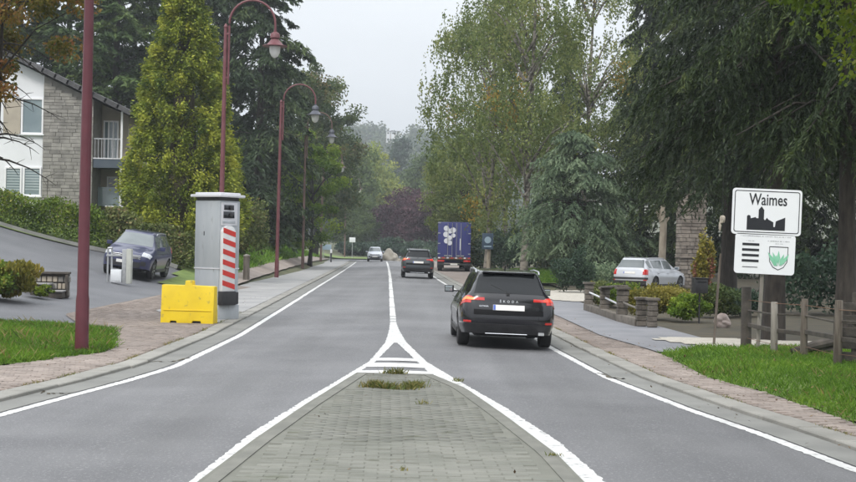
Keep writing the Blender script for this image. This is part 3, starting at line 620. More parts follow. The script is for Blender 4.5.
def thuja(seed, h, r, n=30000, leafm='thuja', card=.26):
    """Dense cone of flat upright sprays, in lumps."""
    rng = np.random.default_rng(seed); ncl = 1000; tz = rng.random(ncl)**1.25; az = rng.random(ncl)*2*PI
    prof = lambda t: r*np.minimum(1, (1-t)**.8*1.12)*(1-.25*np.clip((.10-t)/.10, 0, 1))
    rr = prof(tz)*rng.uniform(.50, 1.05, ncl)+.06; c = np.stack([rr*np.cos(az), rr*np.sin(az), h*(.02+.965*tz)], -1)
    ci = np.repeat(np.arange(ncl), n//ncl); out = np.stack([np.cos(az), np.sin(az), .35+0*az], -1)[ci]
    k = rng.random(len(ci)); sp = .36*(1-.5*tz[ci])
    C = c[ci]+rng.normal(0, 1, (len(ci), 3))*sp[:, None]*np.array([.42, .42, .62]); C += out*(sp*.7*(k-.5))[:, None]
    A = out*.9+rng.normal(0, .5, C.shape); A[:, 2] += .1; A[:, 2] -= .9*k
    V, Fq = cards(C, A, card*rng.uniform(.6, 1.3, len(C)), card*.5*rng.uniform(.6, 1.2, len(C)), rng)
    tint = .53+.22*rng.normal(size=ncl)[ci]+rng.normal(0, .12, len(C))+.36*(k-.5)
    crm = np_mesh('crown', V, Fq, L[leafm], tint)
    core = MB(); core.lathe([(prof(t)*.25+.02, h*(.02+.93*t)) for t in np.linspace(0, 1, 10)], n=14)  # solid dark cone added inside: blocks see-through and colours the interior as shaded
    return crm, core.mesh('dark_core', M['needles'], smooth=60)
def shrub(seed, r, h, leafm, nleaf=2600, leaf=.09, ncl=26, ry=None, upright=.1):
    rng = np.random.default_rng(seed); c, _ = lumpy(rng, ncl, 1, 1, .35); c = c*np.array([r, ry or r, h*.5])*.82; c[:, 2] += h*.5; c[:, 2] = np.maximum(c[:, 2], h*.12)
    ci = np.repeat(np.arange(ncl), nleaf//ncl); o = unit(rng.normal(size=(len(ci), 3)))*(rng.random(len(ci))**.5)[:, None]
    C = c[ci]+o*np.array([r, ry or r, h*.5])*.36; C[:, 2] = np.maximum(C[:, 2], .02); A = o+rng.normal(0, .6, C.shape); A[:, 2] += upright
    V, Fq = cards(C, A, leaf*rng.uniform(.6, 1.4, len(C)), leaf*.6*rng.uniform(.6, 1.3, len(C)), rng)
    return np_mesh('foliage', V, Fq, L[leafm], .42+.16*rng.normal(size=ncl)[ci]+rng.normal(0, .17, len(C)))
def grass(name, pts, leafm, hmin, hmax, seed, w=.012, base_z=None, lean=.5, kind='stuff'):
    rng = np.random.default_rng(seed); n = len(pts); hh = rng.uniform(hmin, hmax, n); a = rng.random(n)*2*PI; d = np.stack([np.cos(a), np.sin(a), 0*a], -1)
    ln = unit(np.stack([rng.normal(0, lean, n), rng.normal(0, lean, n), np.ones(n)], -1)); B = np.asarray(pts, float)
    cl = np.sin(B[:, 0]*3.1+seed)*np.sin(B[:, 1]*2.3)*.12+np.sin(B[:, 0]*.9+B[:, 1]*1.4+seed)*.10; hh = hh*(1+1.2*np.clip(cl, -.3, .3))
    V = np.stack([B-d*w, B+d*w, B+ln*hh[:, None]*.6+d*w*.6, B+ln*hh[:, None]+np.stack([ln[:, 0], ln[:, 1], 0*a], -1)*hh[:, None]*.3], 1).reshape(-1, 3)
    return link(name, np_mesh(name, V, np.arange(4*n).reshape(n, 4), L[leafm], .40+cl+rng.normal(0, .2, n)), None, kind)
def plant(name, label, cat, loc, parts, rz=0.0, s=1.0, group=None):
    t = empty(name, loc, rz, label, cat, group); t.scale = (s, s, s) if not hasattr(s, '__len__') else s
    for nm, me in parts:
        if me is None: continue
        o = link(nm, me, t)
    return t
def ground_at(px, Y):
    X = (px-CX)*Y/FOC; X = X/(1.0); return Vector((X, Y, float(hz(X, Y))-.05))
GB, GR_, GL = 'spruces on the right beyond the fence', 'broadleaf trees beside the road', 'conifers behind the house'
# right: big drooping spruces
near_a = conifer(11, 20, 3.7, z0=.23, nb=190, ntw=24, ncard=26, cl=.15, cw=.032, rise=.12, droop=.46, hang=.95, power=.5, tw=(.3, .75), leafm='spruce_r', rt=.21)
near_b = conifer(12, 24, 5.0, z0=.20, nb=230, ntw=26, ncard=20, cl=.21, cw=.05, rise=.14, droop=.40, hang=.85, power=.5, tw=(.35, .9), leafm='spruce_r', rt=.3)
far_c = conifer(13, 24, 5.0, z0=.05, nb=200, ntw=18, ncard=10, cl=.42, cw=.12, rise=.16, droop=.45, hang=.7, power=.65, tw=(.4, 1.1), leafm='spruce_r')
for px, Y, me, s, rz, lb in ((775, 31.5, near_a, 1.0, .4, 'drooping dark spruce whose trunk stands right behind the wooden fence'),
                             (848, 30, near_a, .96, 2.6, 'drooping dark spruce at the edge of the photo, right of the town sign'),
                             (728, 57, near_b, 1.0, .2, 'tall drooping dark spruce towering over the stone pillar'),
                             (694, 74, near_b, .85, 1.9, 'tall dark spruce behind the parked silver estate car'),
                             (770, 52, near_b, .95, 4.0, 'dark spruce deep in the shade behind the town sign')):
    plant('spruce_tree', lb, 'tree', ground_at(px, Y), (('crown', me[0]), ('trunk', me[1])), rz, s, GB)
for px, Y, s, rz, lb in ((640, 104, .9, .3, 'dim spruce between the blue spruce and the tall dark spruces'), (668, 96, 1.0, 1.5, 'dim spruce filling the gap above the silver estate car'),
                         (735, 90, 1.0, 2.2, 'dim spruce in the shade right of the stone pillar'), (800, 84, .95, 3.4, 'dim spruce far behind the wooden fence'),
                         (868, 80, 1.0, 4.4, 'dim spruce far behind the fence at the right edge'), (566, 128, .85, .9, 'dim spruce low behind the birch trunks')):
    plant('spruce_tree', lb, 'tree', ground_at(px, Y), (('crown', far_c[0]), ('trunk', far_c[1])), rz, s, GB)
bs = conifer(21, 8.6, 3.5, z0=.24, nb=190, ntw=24, ncard=16, cl=.22, cw=.05, rise=.40, droop=.52, hang=.7, power=.34, tw=(.3, .9), leafm='blue')
plant('blue_spruce', 'pale blue green spruce standing beside the tall birches', 'tree', ground_at(576, 74), (('crown', bs[0]), ('trunk', bs[1])), .3, .92)
# birches
b1 = weeping(31, 21, 4.4, 12.0, 8.8, ncl=165, nstr=13, nl=17, leaf=.19, yellow=7)
b2 = weeping(32, 23, 3.9, 13.0, 9.8, ncl=180, nstr=13, nl=17, leaf=.17, yellow=4)
b3 = weeping(33, 24, 4.0, 13.8, 10.0, ncl=165, nstr=13, nl=16, leaf=.18, yellow=3)
for px, Y, b, rz, lb in ((487, 93, b1, .2, 'tall weeping birch leaning its crown over the road above the blue truck'), (524, 80, b2, 1.0, 'weeping birch with pale trunk in the middle of the roadside group'),
                         (586, 92, b3, 2.0, 'open weeping birch with sky gaps, above the blue spruce'), (506, 112, b3, 4.1, 'far weeping birch seen through the crowns of the others')):
    plant('birch_tree', lb, 'tree', ground_at(px, Y), (('crown', b[0]), ('trunk', b[1]), ('yellow_leaves', b[2] if len(b) > 2 else None)), rz, 1.0, 'birches on the right of the road')
br = broadleaf(34, 12, 3.2, 6.8, 5.0, 110, 190, .2, .9, 'birch', limbs=14)
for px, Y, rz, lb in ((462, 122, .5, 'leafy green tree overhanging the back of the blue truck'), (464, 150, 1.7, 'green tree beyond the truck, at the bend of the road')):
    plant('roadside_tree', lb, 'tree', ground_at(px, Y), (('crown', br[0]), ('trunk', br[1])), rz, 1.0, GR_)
for k, (px, Y, r, h, lf, lb) in enumerate(((576, 62, .95, 2.0, 'far_dark', 'dark rounded conifer shrub on the lawn edge by the driveway'), (600, 66, 1.5, 1.5, 'blue', 'low blue green juniper left of the silver estate car'),
                                           (505, 108, 2.6, 3.4, 'far_dark', 'dark rhododendron under the birches left of the trunks'), (548, 112, 3.2, 3.6, 'dark', 'dark rhododendron under the birches behind the lawn'),
                                           (604, 86, 2.2, 2.6, 'far_dark', 'dark bush behind the juniper and the estate car'), (478, 120, 2.0, 3.0, 'dark', 'dark bush between the truck and the blue sign'))):
    plant('garden_shrub', lb, 'shrub', ground_at(px, Y), (('foliage', shrub(40+k, r, h, lf, 5200, .20 if Y > 80 else .12, 34)),), 0, 1.0, 'shrubs under the roadside trees')
# the maple whose branch reaches in at the top right, the autumn tree at the left edge
mp = broadleaf(51, 9, 2.9, 5.9, 2.5, 200, 260, .085, .5, 'maple', limbs=22, shell=.5, ncol=.16)
plant('maple_tree', 'bright yellow green maple reaching in at the top right corner', 'tree', (6.08, 15.5, 0), (('crown', mp[0]), ('trunk', mp[1])), .4)
au = broadleaf(52, 9.5, 2.15, 7.1, 2.3, 105, 220, .095, .42, 'autumn', limbs=30, shell=.35, trunk_r=.10)
plant('autumn_tree', 'small tree with orange and yellow leaves at the left edge', 'tree', (-9.3, 30.5, float(hz(-9.3, 30.5))-.05), (('crown', au[0]), ('trunk', au[1])), 1.2)
# left: golden thuja, spruces, mixed trees
th = thuja(61, 14.3, 2.85, 130000, card=.17)
plant('thuja_tree', 'golden green conical thuja beside the house', 'tree', ground_at(181, 65.3), (('crown', th[0]), ('dark_core', th[1])))
ds = conifer(62, 27, 5.3, z0=.02, nb=240, ntw=22, ncard=11, cl=.44, cw=.13, rise=.20, droop=.45, hang=.6, power=.62, tw=(.4, 1.3), leafm='spruce')
plant('dark_spruce', 'tall near black spruce behind the street lamps on the left', 'tree', ground_at(256, 102), (('crown', ds[0]), ('trunk', ds[1])), .5)
plant('dark_spruce', 'near black spruce filling the gap behind the golden thuja', 'tree', ground_at(212, 118), (('crown', ds[0]), ('trunk', ds[1])), 2.5, 1.0)
lc = conifer(63, 27, 5.0, z0=.03, nb=210, ntw=18, ncard=11, cl=.50, cw=.16, rise=.35, droop=.35, hang=.35, power=.55, tw=(.4, 1.2), leafm='spruce_l')
for px, Y, s, rz, lb in ((150, 112, 1.0, .3, 'dark conifer right behind the tip of the thuja'), (112, 104, 1.0, 1.6, 'dark conifer above the right end of the house roof'),
                         (66, 108, 1.0, 2.9, 'dark conifer rising behind the front lamp post and house'), (18, 112, 1.0, 4.0, 'dark conifer at the left edge behind the house'), (-30, 106, 1.0, 5.0, 'dark conifer past the left edge behind the house')):
    plant('conifer_tree', lb, 'tree', ground_at(px, Y), (('crown', lc[0]), ('trunk', lc[1])), rz, s, GL)
t1 = broadleaf(64, 10.5, 2.5, 6.0, 4.4, 80, 170, .21, .7, 'mid', limbs=10)
plant('ash_tree', 'small bright green tree behind the second street lamp', 'tree', ground_at(310, 112), (('crown', t1[0]), ('trunk', t1[1])))
t2 = broadleaf(166, 21, 5.0, 11.5, 9.5, 150, 170, .34, 1.3, 'dark', limbs=10)
plant('copper_tree', 'large dark tree with brownish top beside the road on the left', 'tree', ground_at(315, 162), (('crown', t2[0]), ('trunk', t2[1])), .8)
plant('copper_tree', 'dark leafy tree behind the bright green one on the left', 'tree', ground_at(290, 150), (('crown', t2[0]), ('trunk', t2[1])), 3.0, .95)
for k, (px, Y, r, h, lf, lb) in enumerate(((246, 80, 1.6, 3.6, 'laurel', 'pale leaved bush at the foot of the dark spruce behind the cabinet'), (272, 104, 2.2, 2.6, 'dark', 'dark bush on the bank between cabinet and second lamp'), (222, 84, 1.5, 2.4, 'hedge', 'green bush behind the grey cabinet'))):
    plant('bank_shrub', lb, 'shrub', ground_at(px, Y), (('foliage', shrub(70+k, r, h, lf, 5200, .17, 34)),), 0, 1.0, 'bushes on the left bank')
# middle distance
m1 = broadleaf(81, 22, 6.5, 12, 10.5, 120, 120, .6, 2.0, 'far_yellow', limbs=6); m2 = broadleaf(82, 20, 6.0, 11, 9.5, 120, 120, .6, 2.0, 'far_green', limbs=6)
pb = broadleaf(83, 11.5, 5.6, 5.8, 5.5, 110, 130, .42, 1.4, 'purple', limbs=6, shell=.3)
pp = broadleaf(84, 34, 6.0, 18, 16, 130, 120, .75, 2.2, 'far_dark', limbs=6, taper=.35)
for px, Y, me, s, lb in ((357, 285, m1, 1.0, 'yellow green tree in the haze left of the road end'), (380, 325, m1, .95, 'yellow green tree in the haze below the bluish tall one'), (340, 255, m2, 1.0, 'green tree in the haze beside the dark copper tree'),
                         (398, 430, pp, 1.0, 'tall bluish tree standing alone in front of the hazy hill'), (375, 450, pp, .8, 'shorter bluish tree left of the tall one before the hill'), (432, 300, m2, 1.05, 'green tree in the haze behind the purple beech'),
                         (455, 270, m2, 1.0, 'green tree in the haze behind the leaning birch'), (418, 350, m2, 1.0, 'green tree in the haze right of the tall bluish tree'),
                         (352, 232, m2, .5, 'low green tree at the far junction, left of the oncoming car'), (366, 240, m2, .45, 'low green tree above the oncoming car')):
    plant('distant_tree', lb, 'tree', ground_at(px, Y), (('crown', me[0]), ('trunk', me[1])), px*.7, s, 'trees in the haze at the end of the road')
for px, Y, s, lb in ((408, 238, 1.0, 'purple beech at the end of the road above the dark SUV'), (432, 228, .95, 'purple beech just left of the blue truck'), (395, 262, .8, 'smaller purple beech behind the other two')):
    plant('purple_beech', lb, 'tree', ground_at(px, Y), (('crown', pb[0]), ('trunk', pb[1])), px*.7, s, 'purple beeches at the road end')
for k, (px, Y, r, h, lb) in enumerate(((388, 218, 3.5, 3.0, 'dark bush at the road end behind the gravel heap'), (372, 222, 3.0, 2.2, 'dark bush behind the oncoming car'), (424, 205, 3.5, 2.6, 'dark bush at the road end behind the SUV'), (352, 210, 3.0, 2.4, 'dark bush left of the oncoming car'))):
    plant('far_shrub', lb, 'shrub', ground_at(px, Y), (('foliage', shrub(90+k, r, h, 'far_dark', 2600, .4, 24)),), 0, 1.0, 'bushes at the road end')
# hillside wood: one mass
rng = np.random.default_rng(7); fy = rng.uniform(470, 1010, 2800); fx = fy*rng.uniform(-.17, .10, 2800); fz = hz(fx, fy)
fh = rng.uniform(8, 15, 2800); nl = 46; ci = np.repeat(np.arange(2800), nl); o = unit(rng.normal(size=(len(ci), 3)))*(rng.random(len(ci))**.4)[:, None]
C = np.stack([fx, fy, fz+fh*.5], -1)[ci]+o*np.stack([fh*.33, fh*.33, fh*.5], -1)[ci]
keep = ~((np.abs(C[:, 0]/C[:, 1]+.0225) < .0085) & (C[:, 1] > 790) & (C[:, 1] < 960))
C = C[keep]; ci = ci[keep]; V, Fq = cards(C, rng.normal(size=C.shape), 1.8, 1.4, rng)
link('forest', np_mesh('forest', V, Fq, L['forest'], .45+.2*rng.normal(size=2800)[ci]+rng.normal(0, .1, len(C))), None, 'stuff')
# hedges
def hedge(label, pts, w, h, leafm, seed, n, leaf=.13):
    rng = np.random.default_rng(seed); pts = np.asarray(pts, float); seg = np.hypot(*np.diff(pts, axis=0).T); cum = np.concatenate([[0], np.cumsum(seg)])
    s = rng.random(n)*cum[-1]; x = np.interp(s, cum, pts[:, 0]); y = np.interp(s, cum, pts[:, 1]); hh = h*(1+.13*np.sin(s*1.3+seed)+.10*np.sin(s*3.7)+.06*np.sin(s*9))
    u = rng.uniform(-1, 1, n); zz = rng.random(n)**.6; edge = rng.random(n) < .6
    u = np.where(edge, np.sign(u)*rng.uniform(.7, 1.05, n)*(1-.25*zz), u); wob = 1+.2*np.sin(s*2.1+zz*5)
    C = np.stack([x+.2*rng.normal(size=n), y+u*w*.5*wob, hz(x, y)+zz*hh], -1)
    V, Fq = cards(C, rng.normal(size=C.shape)+np.array([0, -.2, .4]), leaf*rng.uniform(.6, 1.4, n), leaf*.62*rng.uniform(.6, 1.3, n), rng)
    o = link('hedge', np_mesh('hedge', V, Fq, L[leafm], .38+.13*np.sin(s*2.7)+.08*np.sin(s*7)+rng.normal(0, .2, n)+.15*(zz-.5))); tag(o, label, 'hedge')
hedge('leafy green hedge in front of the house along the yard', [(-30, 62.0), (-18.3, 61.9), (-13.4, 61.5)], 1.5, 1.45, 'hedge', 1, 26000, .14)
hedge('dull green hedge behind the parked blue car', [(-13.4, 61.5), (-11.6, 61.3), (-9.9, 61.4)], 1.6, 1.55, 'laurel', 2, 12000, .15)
hedge('dark hedge along the lawn far right behind the birches', [(5, 122), (16, 120)], 2.2, 3.4, 'far_dark', 3, 9000, .3)
hedge('dark undergrowth hedge behind the gravel drive at the right', [(10.5, 44), (16, 42.5), (22, 41)], 2.0, 1.9, 'far_dark', 4, 14000, .16)
# grasses
rng = np.random.default_rng(5)
def scatter(x0, x1, y0, y1, n, inside, zf, power=1.0):
    x = rng.uniform(x0, x1, n); y = rng.uniform(y0, y1, n); k = inside(x, y); x, y = x[k], y[k]; return np.stack([x, y, zf(x, y)], -1)
in_left = lambda x, y: (x < lfo(y)-.03+.07*np.sin(y*4)+np.random.default_rng(4).normal(0, .06, np.shape(x))) & (y < 30.8+.25*np.sin(x*1.3)+.2*np.maximum(0, -7.4-x)) & (y > 19)
in_right = lambda x, y: (x > rfo(y)+.04+.05*np.sin(y*5)+np.random.default_rng(3).normal(0, .07, np.shape(x))) & (y < 27.0+.12*np.sin(x*3))
zr = lambda x, y: FT-.03+.15*ss(0, 1.0, x-rfo(y)); zl = lambda x, y: hz(x, y)+FT-.012
p = scatter(-13, -5.4, 19, 32, 170000, in_left, zl); k = rng.random(len(p)) < 1
grass('grass', p, 'grass', .05, .16, 1, .0065)
p2 = scatter(-10, -5.3, 21, 31, 1500, in_left, zl); grass('grass', p2, 'dry', .12, .26, 2, .007, lean=.5)
p = scatter(3.2, 12, 11, 27.3, 150000, in_right, zr); grass('grass', p, 'grass', .04, .12, 3, .0065)
p = scatter(3.2, 12, 11, 27.3, 9000, lambda x, y: in_right(x, y) & (np.sin(x*2.1+1)*np.sin(y*1.3) > .15), zr); grass('grass', p, 'dry', .06, .17, 13, .006)
p = scatter(-14, -8, 63, 160, 32000, lambda x, y: (x < lay_out(y)-.85) & (x > lay_out(y)-8), zl); grass('grass', p, 'grass', .12, .34, 4, .04)
p = scatter(5, 12.5, 77, 118, 20000, lambda x, y: x > rfo(y)-1.1, lambda x, y: hz(x, y)); grass('grass', p, 'grass', .08, .2, 6, .05)
tuft_c = [(375, 387.5, .16, 420), (381, 388, .14, 300), (412, 388, .13, 380), (417, 387, .10, 200), (396, 374, .16, 300), (390, 389, .14, 160), (402, 389.5, .2, 150)]
pts = []
for px, py, r, n in tuft_c:
    x, y = G(px, py, ISL); n = n//2; q = rng.normal(0, 1, (n, 2))*r*np.array([.5, .22]); pts.append(np.stack([x+q[:, 0], y+q[:, 1], np.full(n, ISL)], -1))
g = grass('weeds', np.concatenate(pts), 'dry', .04, .15, 9, .008, lean=.45)
for i, (px, py, n, hh) in enumerate(((424, 404, 26, .08), (457, 381.5, 40, .1), (554, 456, 26, .06), (403, 470, 14, .05))):
    x, y = G(px, py, ISL); q = rng.normal(0, .04, (n, 2)); grass('weeds', np.stack([x+q[:, 0], y+q[:, 1], np.full(n, ISL)], -1), 'dry', hh*.5, hh, 20+i, .006, lean=.6)
# weeds and moss along the kerb backs, grass on the footway edges
def edge_weeds(f, y0, y1, n, seed, leafm, hmax=.07):
    r2 = np.random.default_rng(seed); y = r2.uniform(y0, y1, n); keep = np.sin(y*1.7+seed)+np.sin(y*4.1)+r2.normal(0, .5, n) > .7; y = y[keep]
    x = np.array([float(f(v)) for v in y])+r2.normal(0, .025, len(y)); grass('weeds', np.stack([x, y, np.full(len(y), FT-.01)], -1), leafm, .015, hmax, seed, .006, lean=.8)
edge_weeds(lk, 14, 40, 2600, 31, 'dry'); edge_weeds(rk, 11, 40, 2600, 32, 'dry', .05)
# fallen leaves
def litter(seed, n, xf, y0, y1, z, s=.05):
    r3 = np.random.default_rng(seed); y = r3.uniform(y0, y1, n); x = xf(y, r3.random(n)); C = np.stack([x, y, z(x, y)+.01], -1)
    A = np.stack([r3.normal(size=n), r3.normal(size=n), r3.normal(0, .25, n)], -1); V, Fq = cards(C, A, s*r3.uniform(.5, 1.4, n), s*.6, r3, .9)
    link('leaves', np_mesh('leaves', V, Fq, L['litter'], r3.random(n)), None, 'stuff')
litter(1, 260, lambda y, t: rk(y)+t**.6*(rfo(y)-rk(y)+.3), 11, 40, lambda x, y: FT+0*x)
litter(5, 420, lambda y, t: rfo(y)+t**1.5*4.5, 12, 27, lambda x, y: zr(x, y)+.07, .055)
litter(6, 260, lambda y, t: lfo(y)-t**1.4*5, 20, 30, lambda x, y: zl(x, y)+.08, .055)
litter(2, 160, lambda y, t: lk(y)-t*2.2, 14, 50, lambda x, y: hz(x, y)+FT)
litter(3, 70, lambda y, t: XR(y)+.1+t*.6, 12, 40, lambda x, y: -.05+0*x)
litter(4, 50, lambda y, t: il(y)+.2+t*(ir(y)-il(y)-.4), 10, 21, lambda x, y: ISL+0*x, .035)

# cracks in gutters and road
def crack(pts, w, seed):
    r4 = np.random.default_rng(seed); q = [G(*p, -.06) for p in pts]; V, Fq = [], []; n = 26
    for k in range(n):
        t = k/(n-1)*(len(q)-1); i = min(int(t), len(q)-2); f = t-i; x = q[i][0]*(1-f)+q[i+1][0]*f+r4.normal(0, .025); y = q[i][1]*(1-f)+q[i+1][1]*f+r4.normal(0, .05); ww = w*r4.uniform(.4, 1.4)*(1 if 0 < k < n-1 else .2)
        z = float(roadz(x, y))+.011
        V += [(x-ww, y, z), (x+ww, y+ww, z)]
    for k in range(n-1): Fq.append((2*k, 2*k+1, 2*k+3, 2*k+2))
    link('road_crack', np_mesh('road_crack', V, Fq, M['soil']), None, 'structure')
crack([(140, 363), (152, 361), (172, 361), (190, 357)], .022, 1); crack([(40, 388), (48, 393), (72, 392)], .018, 2); crack([(598, 372), (612, 377), (626, 378)], .02, 3)
# ---------------------------------------------------------------- cars
def _mir(p): return (-p[0], p[1], p[2])
_NET = [
 [(0, .10, .28), (.45, .11, .28), (.68, .14, .28), (.78, .24, .28), (.82, .40, .27), (.84, .50, .26), (.84, .56, .25)],
 [(0, 0, .48), (.45, .01, .48), (.70, .045, .48), (.83, .16, .48), (.885, .36, .47), (.89, .52, .40), (.86, .60, .25)],
 [(0, 0, .66), (.45, .01, .66), (.70, .045, .66), (.84, .15, .66), (.895, .38, .62), (.895, .58, .45), (.86, .66, .25)],
 [(0, .05, .86), (.45, .06, .86), (.70, .09, .86), (.82, .19, .85), (.895, .45, .74), (.895, .66, .47), (.86, .74, .25)],
 [(0, .10, 1.0), (.45, .11, 1.0), (.67, .15, .99), (.79, .28, .97), (.90, .55, .74), (.895, .75, .47), (.86, .82, .25)],
 [(0, .25, 1.22), (.42, .26, 1.215), (.61, .30, 1.20), (.77, .42, .985), (.90, .65, .73), (.895, .83, .46), (.86, .90, .25)],
 [(0, .40, 1.42), (.40, .41, 1.415), (.565, .46, 1.38), (.77, .60, .985), (.90, .80, .73), (.895, .93, .46), (.86, .98, .25)],
 [(0, .75, 1.455), (.40, .75, 1.45), (.585, .78, 1.395), (.785, .9, .98), (.905, 1.05, .72), (.895, 1.15, .46), (.86, 1.2, .25)],
 [(0, 1.6, 1.47), (.40, 1.6, 1.465), (.60, 1.6, 1.405), (.80, 1.6, .96), (.91, 1.6, .70), (.90, 1.6, .45), (.87, 1.6, .25)],
 [(0, 2.35, 1.465), (.40, 2.35, 1.458), (.595, 2.35, 1.395), (.80, 2.35, .94), (.91, 2.35, .69), (.90, 2.35, .45), (.87, 2.35, .25)],
 [(0, 2.78, 1.42), (.40, 2.75, 1.41), (.565, 2.70, 1.36), (.80, 2.75, .93), (.91, 2.8, .68), (.90, 2.8, .45), (.87, 2.8, .25)],
 [(0, 3.22, 1.20), (.42, 3.17, 1.19), (.64, 3.07, 1.15), (.80, 3.1, .93), (.91, 3.1, .67), (.90, 3.1, .45), (.87, 3.1, .25)],
 [(0, 3.64, .98), (.45, 3.6, .975), (.70, 3.48, .955), (.81, 3.42, .91), (.91, 3.4, .67), (.90, 3.4, .45), (.87, 3.4, .25)],
 [(0, 4.15, .88), (.45, 4.12, .875), (.66, 4.05, .85), (.82, 3.95, .80), (.905, 3.85, .64), (.89, 3.83, .44), (.86, 3.8, .25)],
 [(0, 4.56, .76), (.45, 4.53, .755), (.62, 4.45, .74), (.78, 4.3, .70), (.87, 4.15, .60), (.87, 4.1, .42), (.85, 4.05, .25)],
 [(0, 4.67, .58), (.45, 4.64, .58), (.62, 4.57, .57), (.77, 4.43, .55), (.85, 4.27, .50), (.86, 4.2, .38), (.85, 4.12, .25)],
 [(0, 4.66, .30), (.45, 4.63, .30), (.62, 4.56, .30), (.76, 4.42, .29), (.83, 4.28, .27), (.85, 4.2, .25), (.85, 4.16, .24)]]
NETA = np.array(_NET, float)
def catmull(Pn, t):
    n = len(Pn); t = np.clip(t, 0, n-1-1e-6); i = t.astype(int); f = (t-i).reshape((-1,)+(1,)*(Pn.ndim-1))
    p0, p1, p2, p3 = Pn[np.maximum(i-1, 0)], Pn[i], Pn[np.minimum(i+1, n-1)], Pn[np.minimum(i+2, n-1)]
    return .5*(2*p1+(p2-p0)*f+(2*p0-5*p1+4*p2-p3)*f*f+(3*p1-p0-3*p2+p3)*f**3)
class Shell:
    def __init__(s, net):
        m = net[:, 1:][:, ::-1].copy(); m[..., 0] *= -1; s.net = np.concatenate([m, net], 1)
    def at(s, u, v):
        u, v = np.asarray(u, float), np.asarray(v, float); rows = catmull(s.net, u); out = np.zeros((len(u), len(v), 3))
        for i in range(len(u)): out[i] = catmull(rows[i], v+6)
        return out
    def patch(s, u0, u1, v0, v1, off, nu=12, nv=10, pinch=0.0):
        u = np.linspace(u0, u1, nu); v = np.linspace(v0, v1, nv); p = s.at(u, v); e = 1e-2
        nrm = np.cross(s.at(u, v+e)-s.at(u, v-e), s.at(u+e, v)-s.at(u-e, v)); nrm /= np.maximum(np.linalg.norm(nrm, axis=-1, keepdims=True), 1e-9)
        ctr = np.array([0, 2.3, .6]); nrm *= np.sign(np.sum(nrm*(p-ctr), -1).mean()); q = p+nrm*off; ins = p-nrm*.012
        V = np.concatenate([q.reshape(-1, 3), ins.reshape(-1, 3)]); k = nu*nv; I = np.arange(k).reshape(nu, nv); f = []
        for i in range(nu-1):
            for j in range(nv-1): f.append((I[i, j], I[i, j+1], I[i+1, j+1], I[i+1, j]))
        ring = [I[0, j] for j in range(nv)]+[I[i, -1] for i in range(1, nu)]+[I[-1, j] for j in range(nv-2, -1, -1)]+[I[i, 0] for i in range(nu-2, 0, -1)]
        for a, b in zip(ring, ring[1:]+ring[:1]): f.append((a, b, b+k, a+k))
        return MB().add(V.tolist(), f)
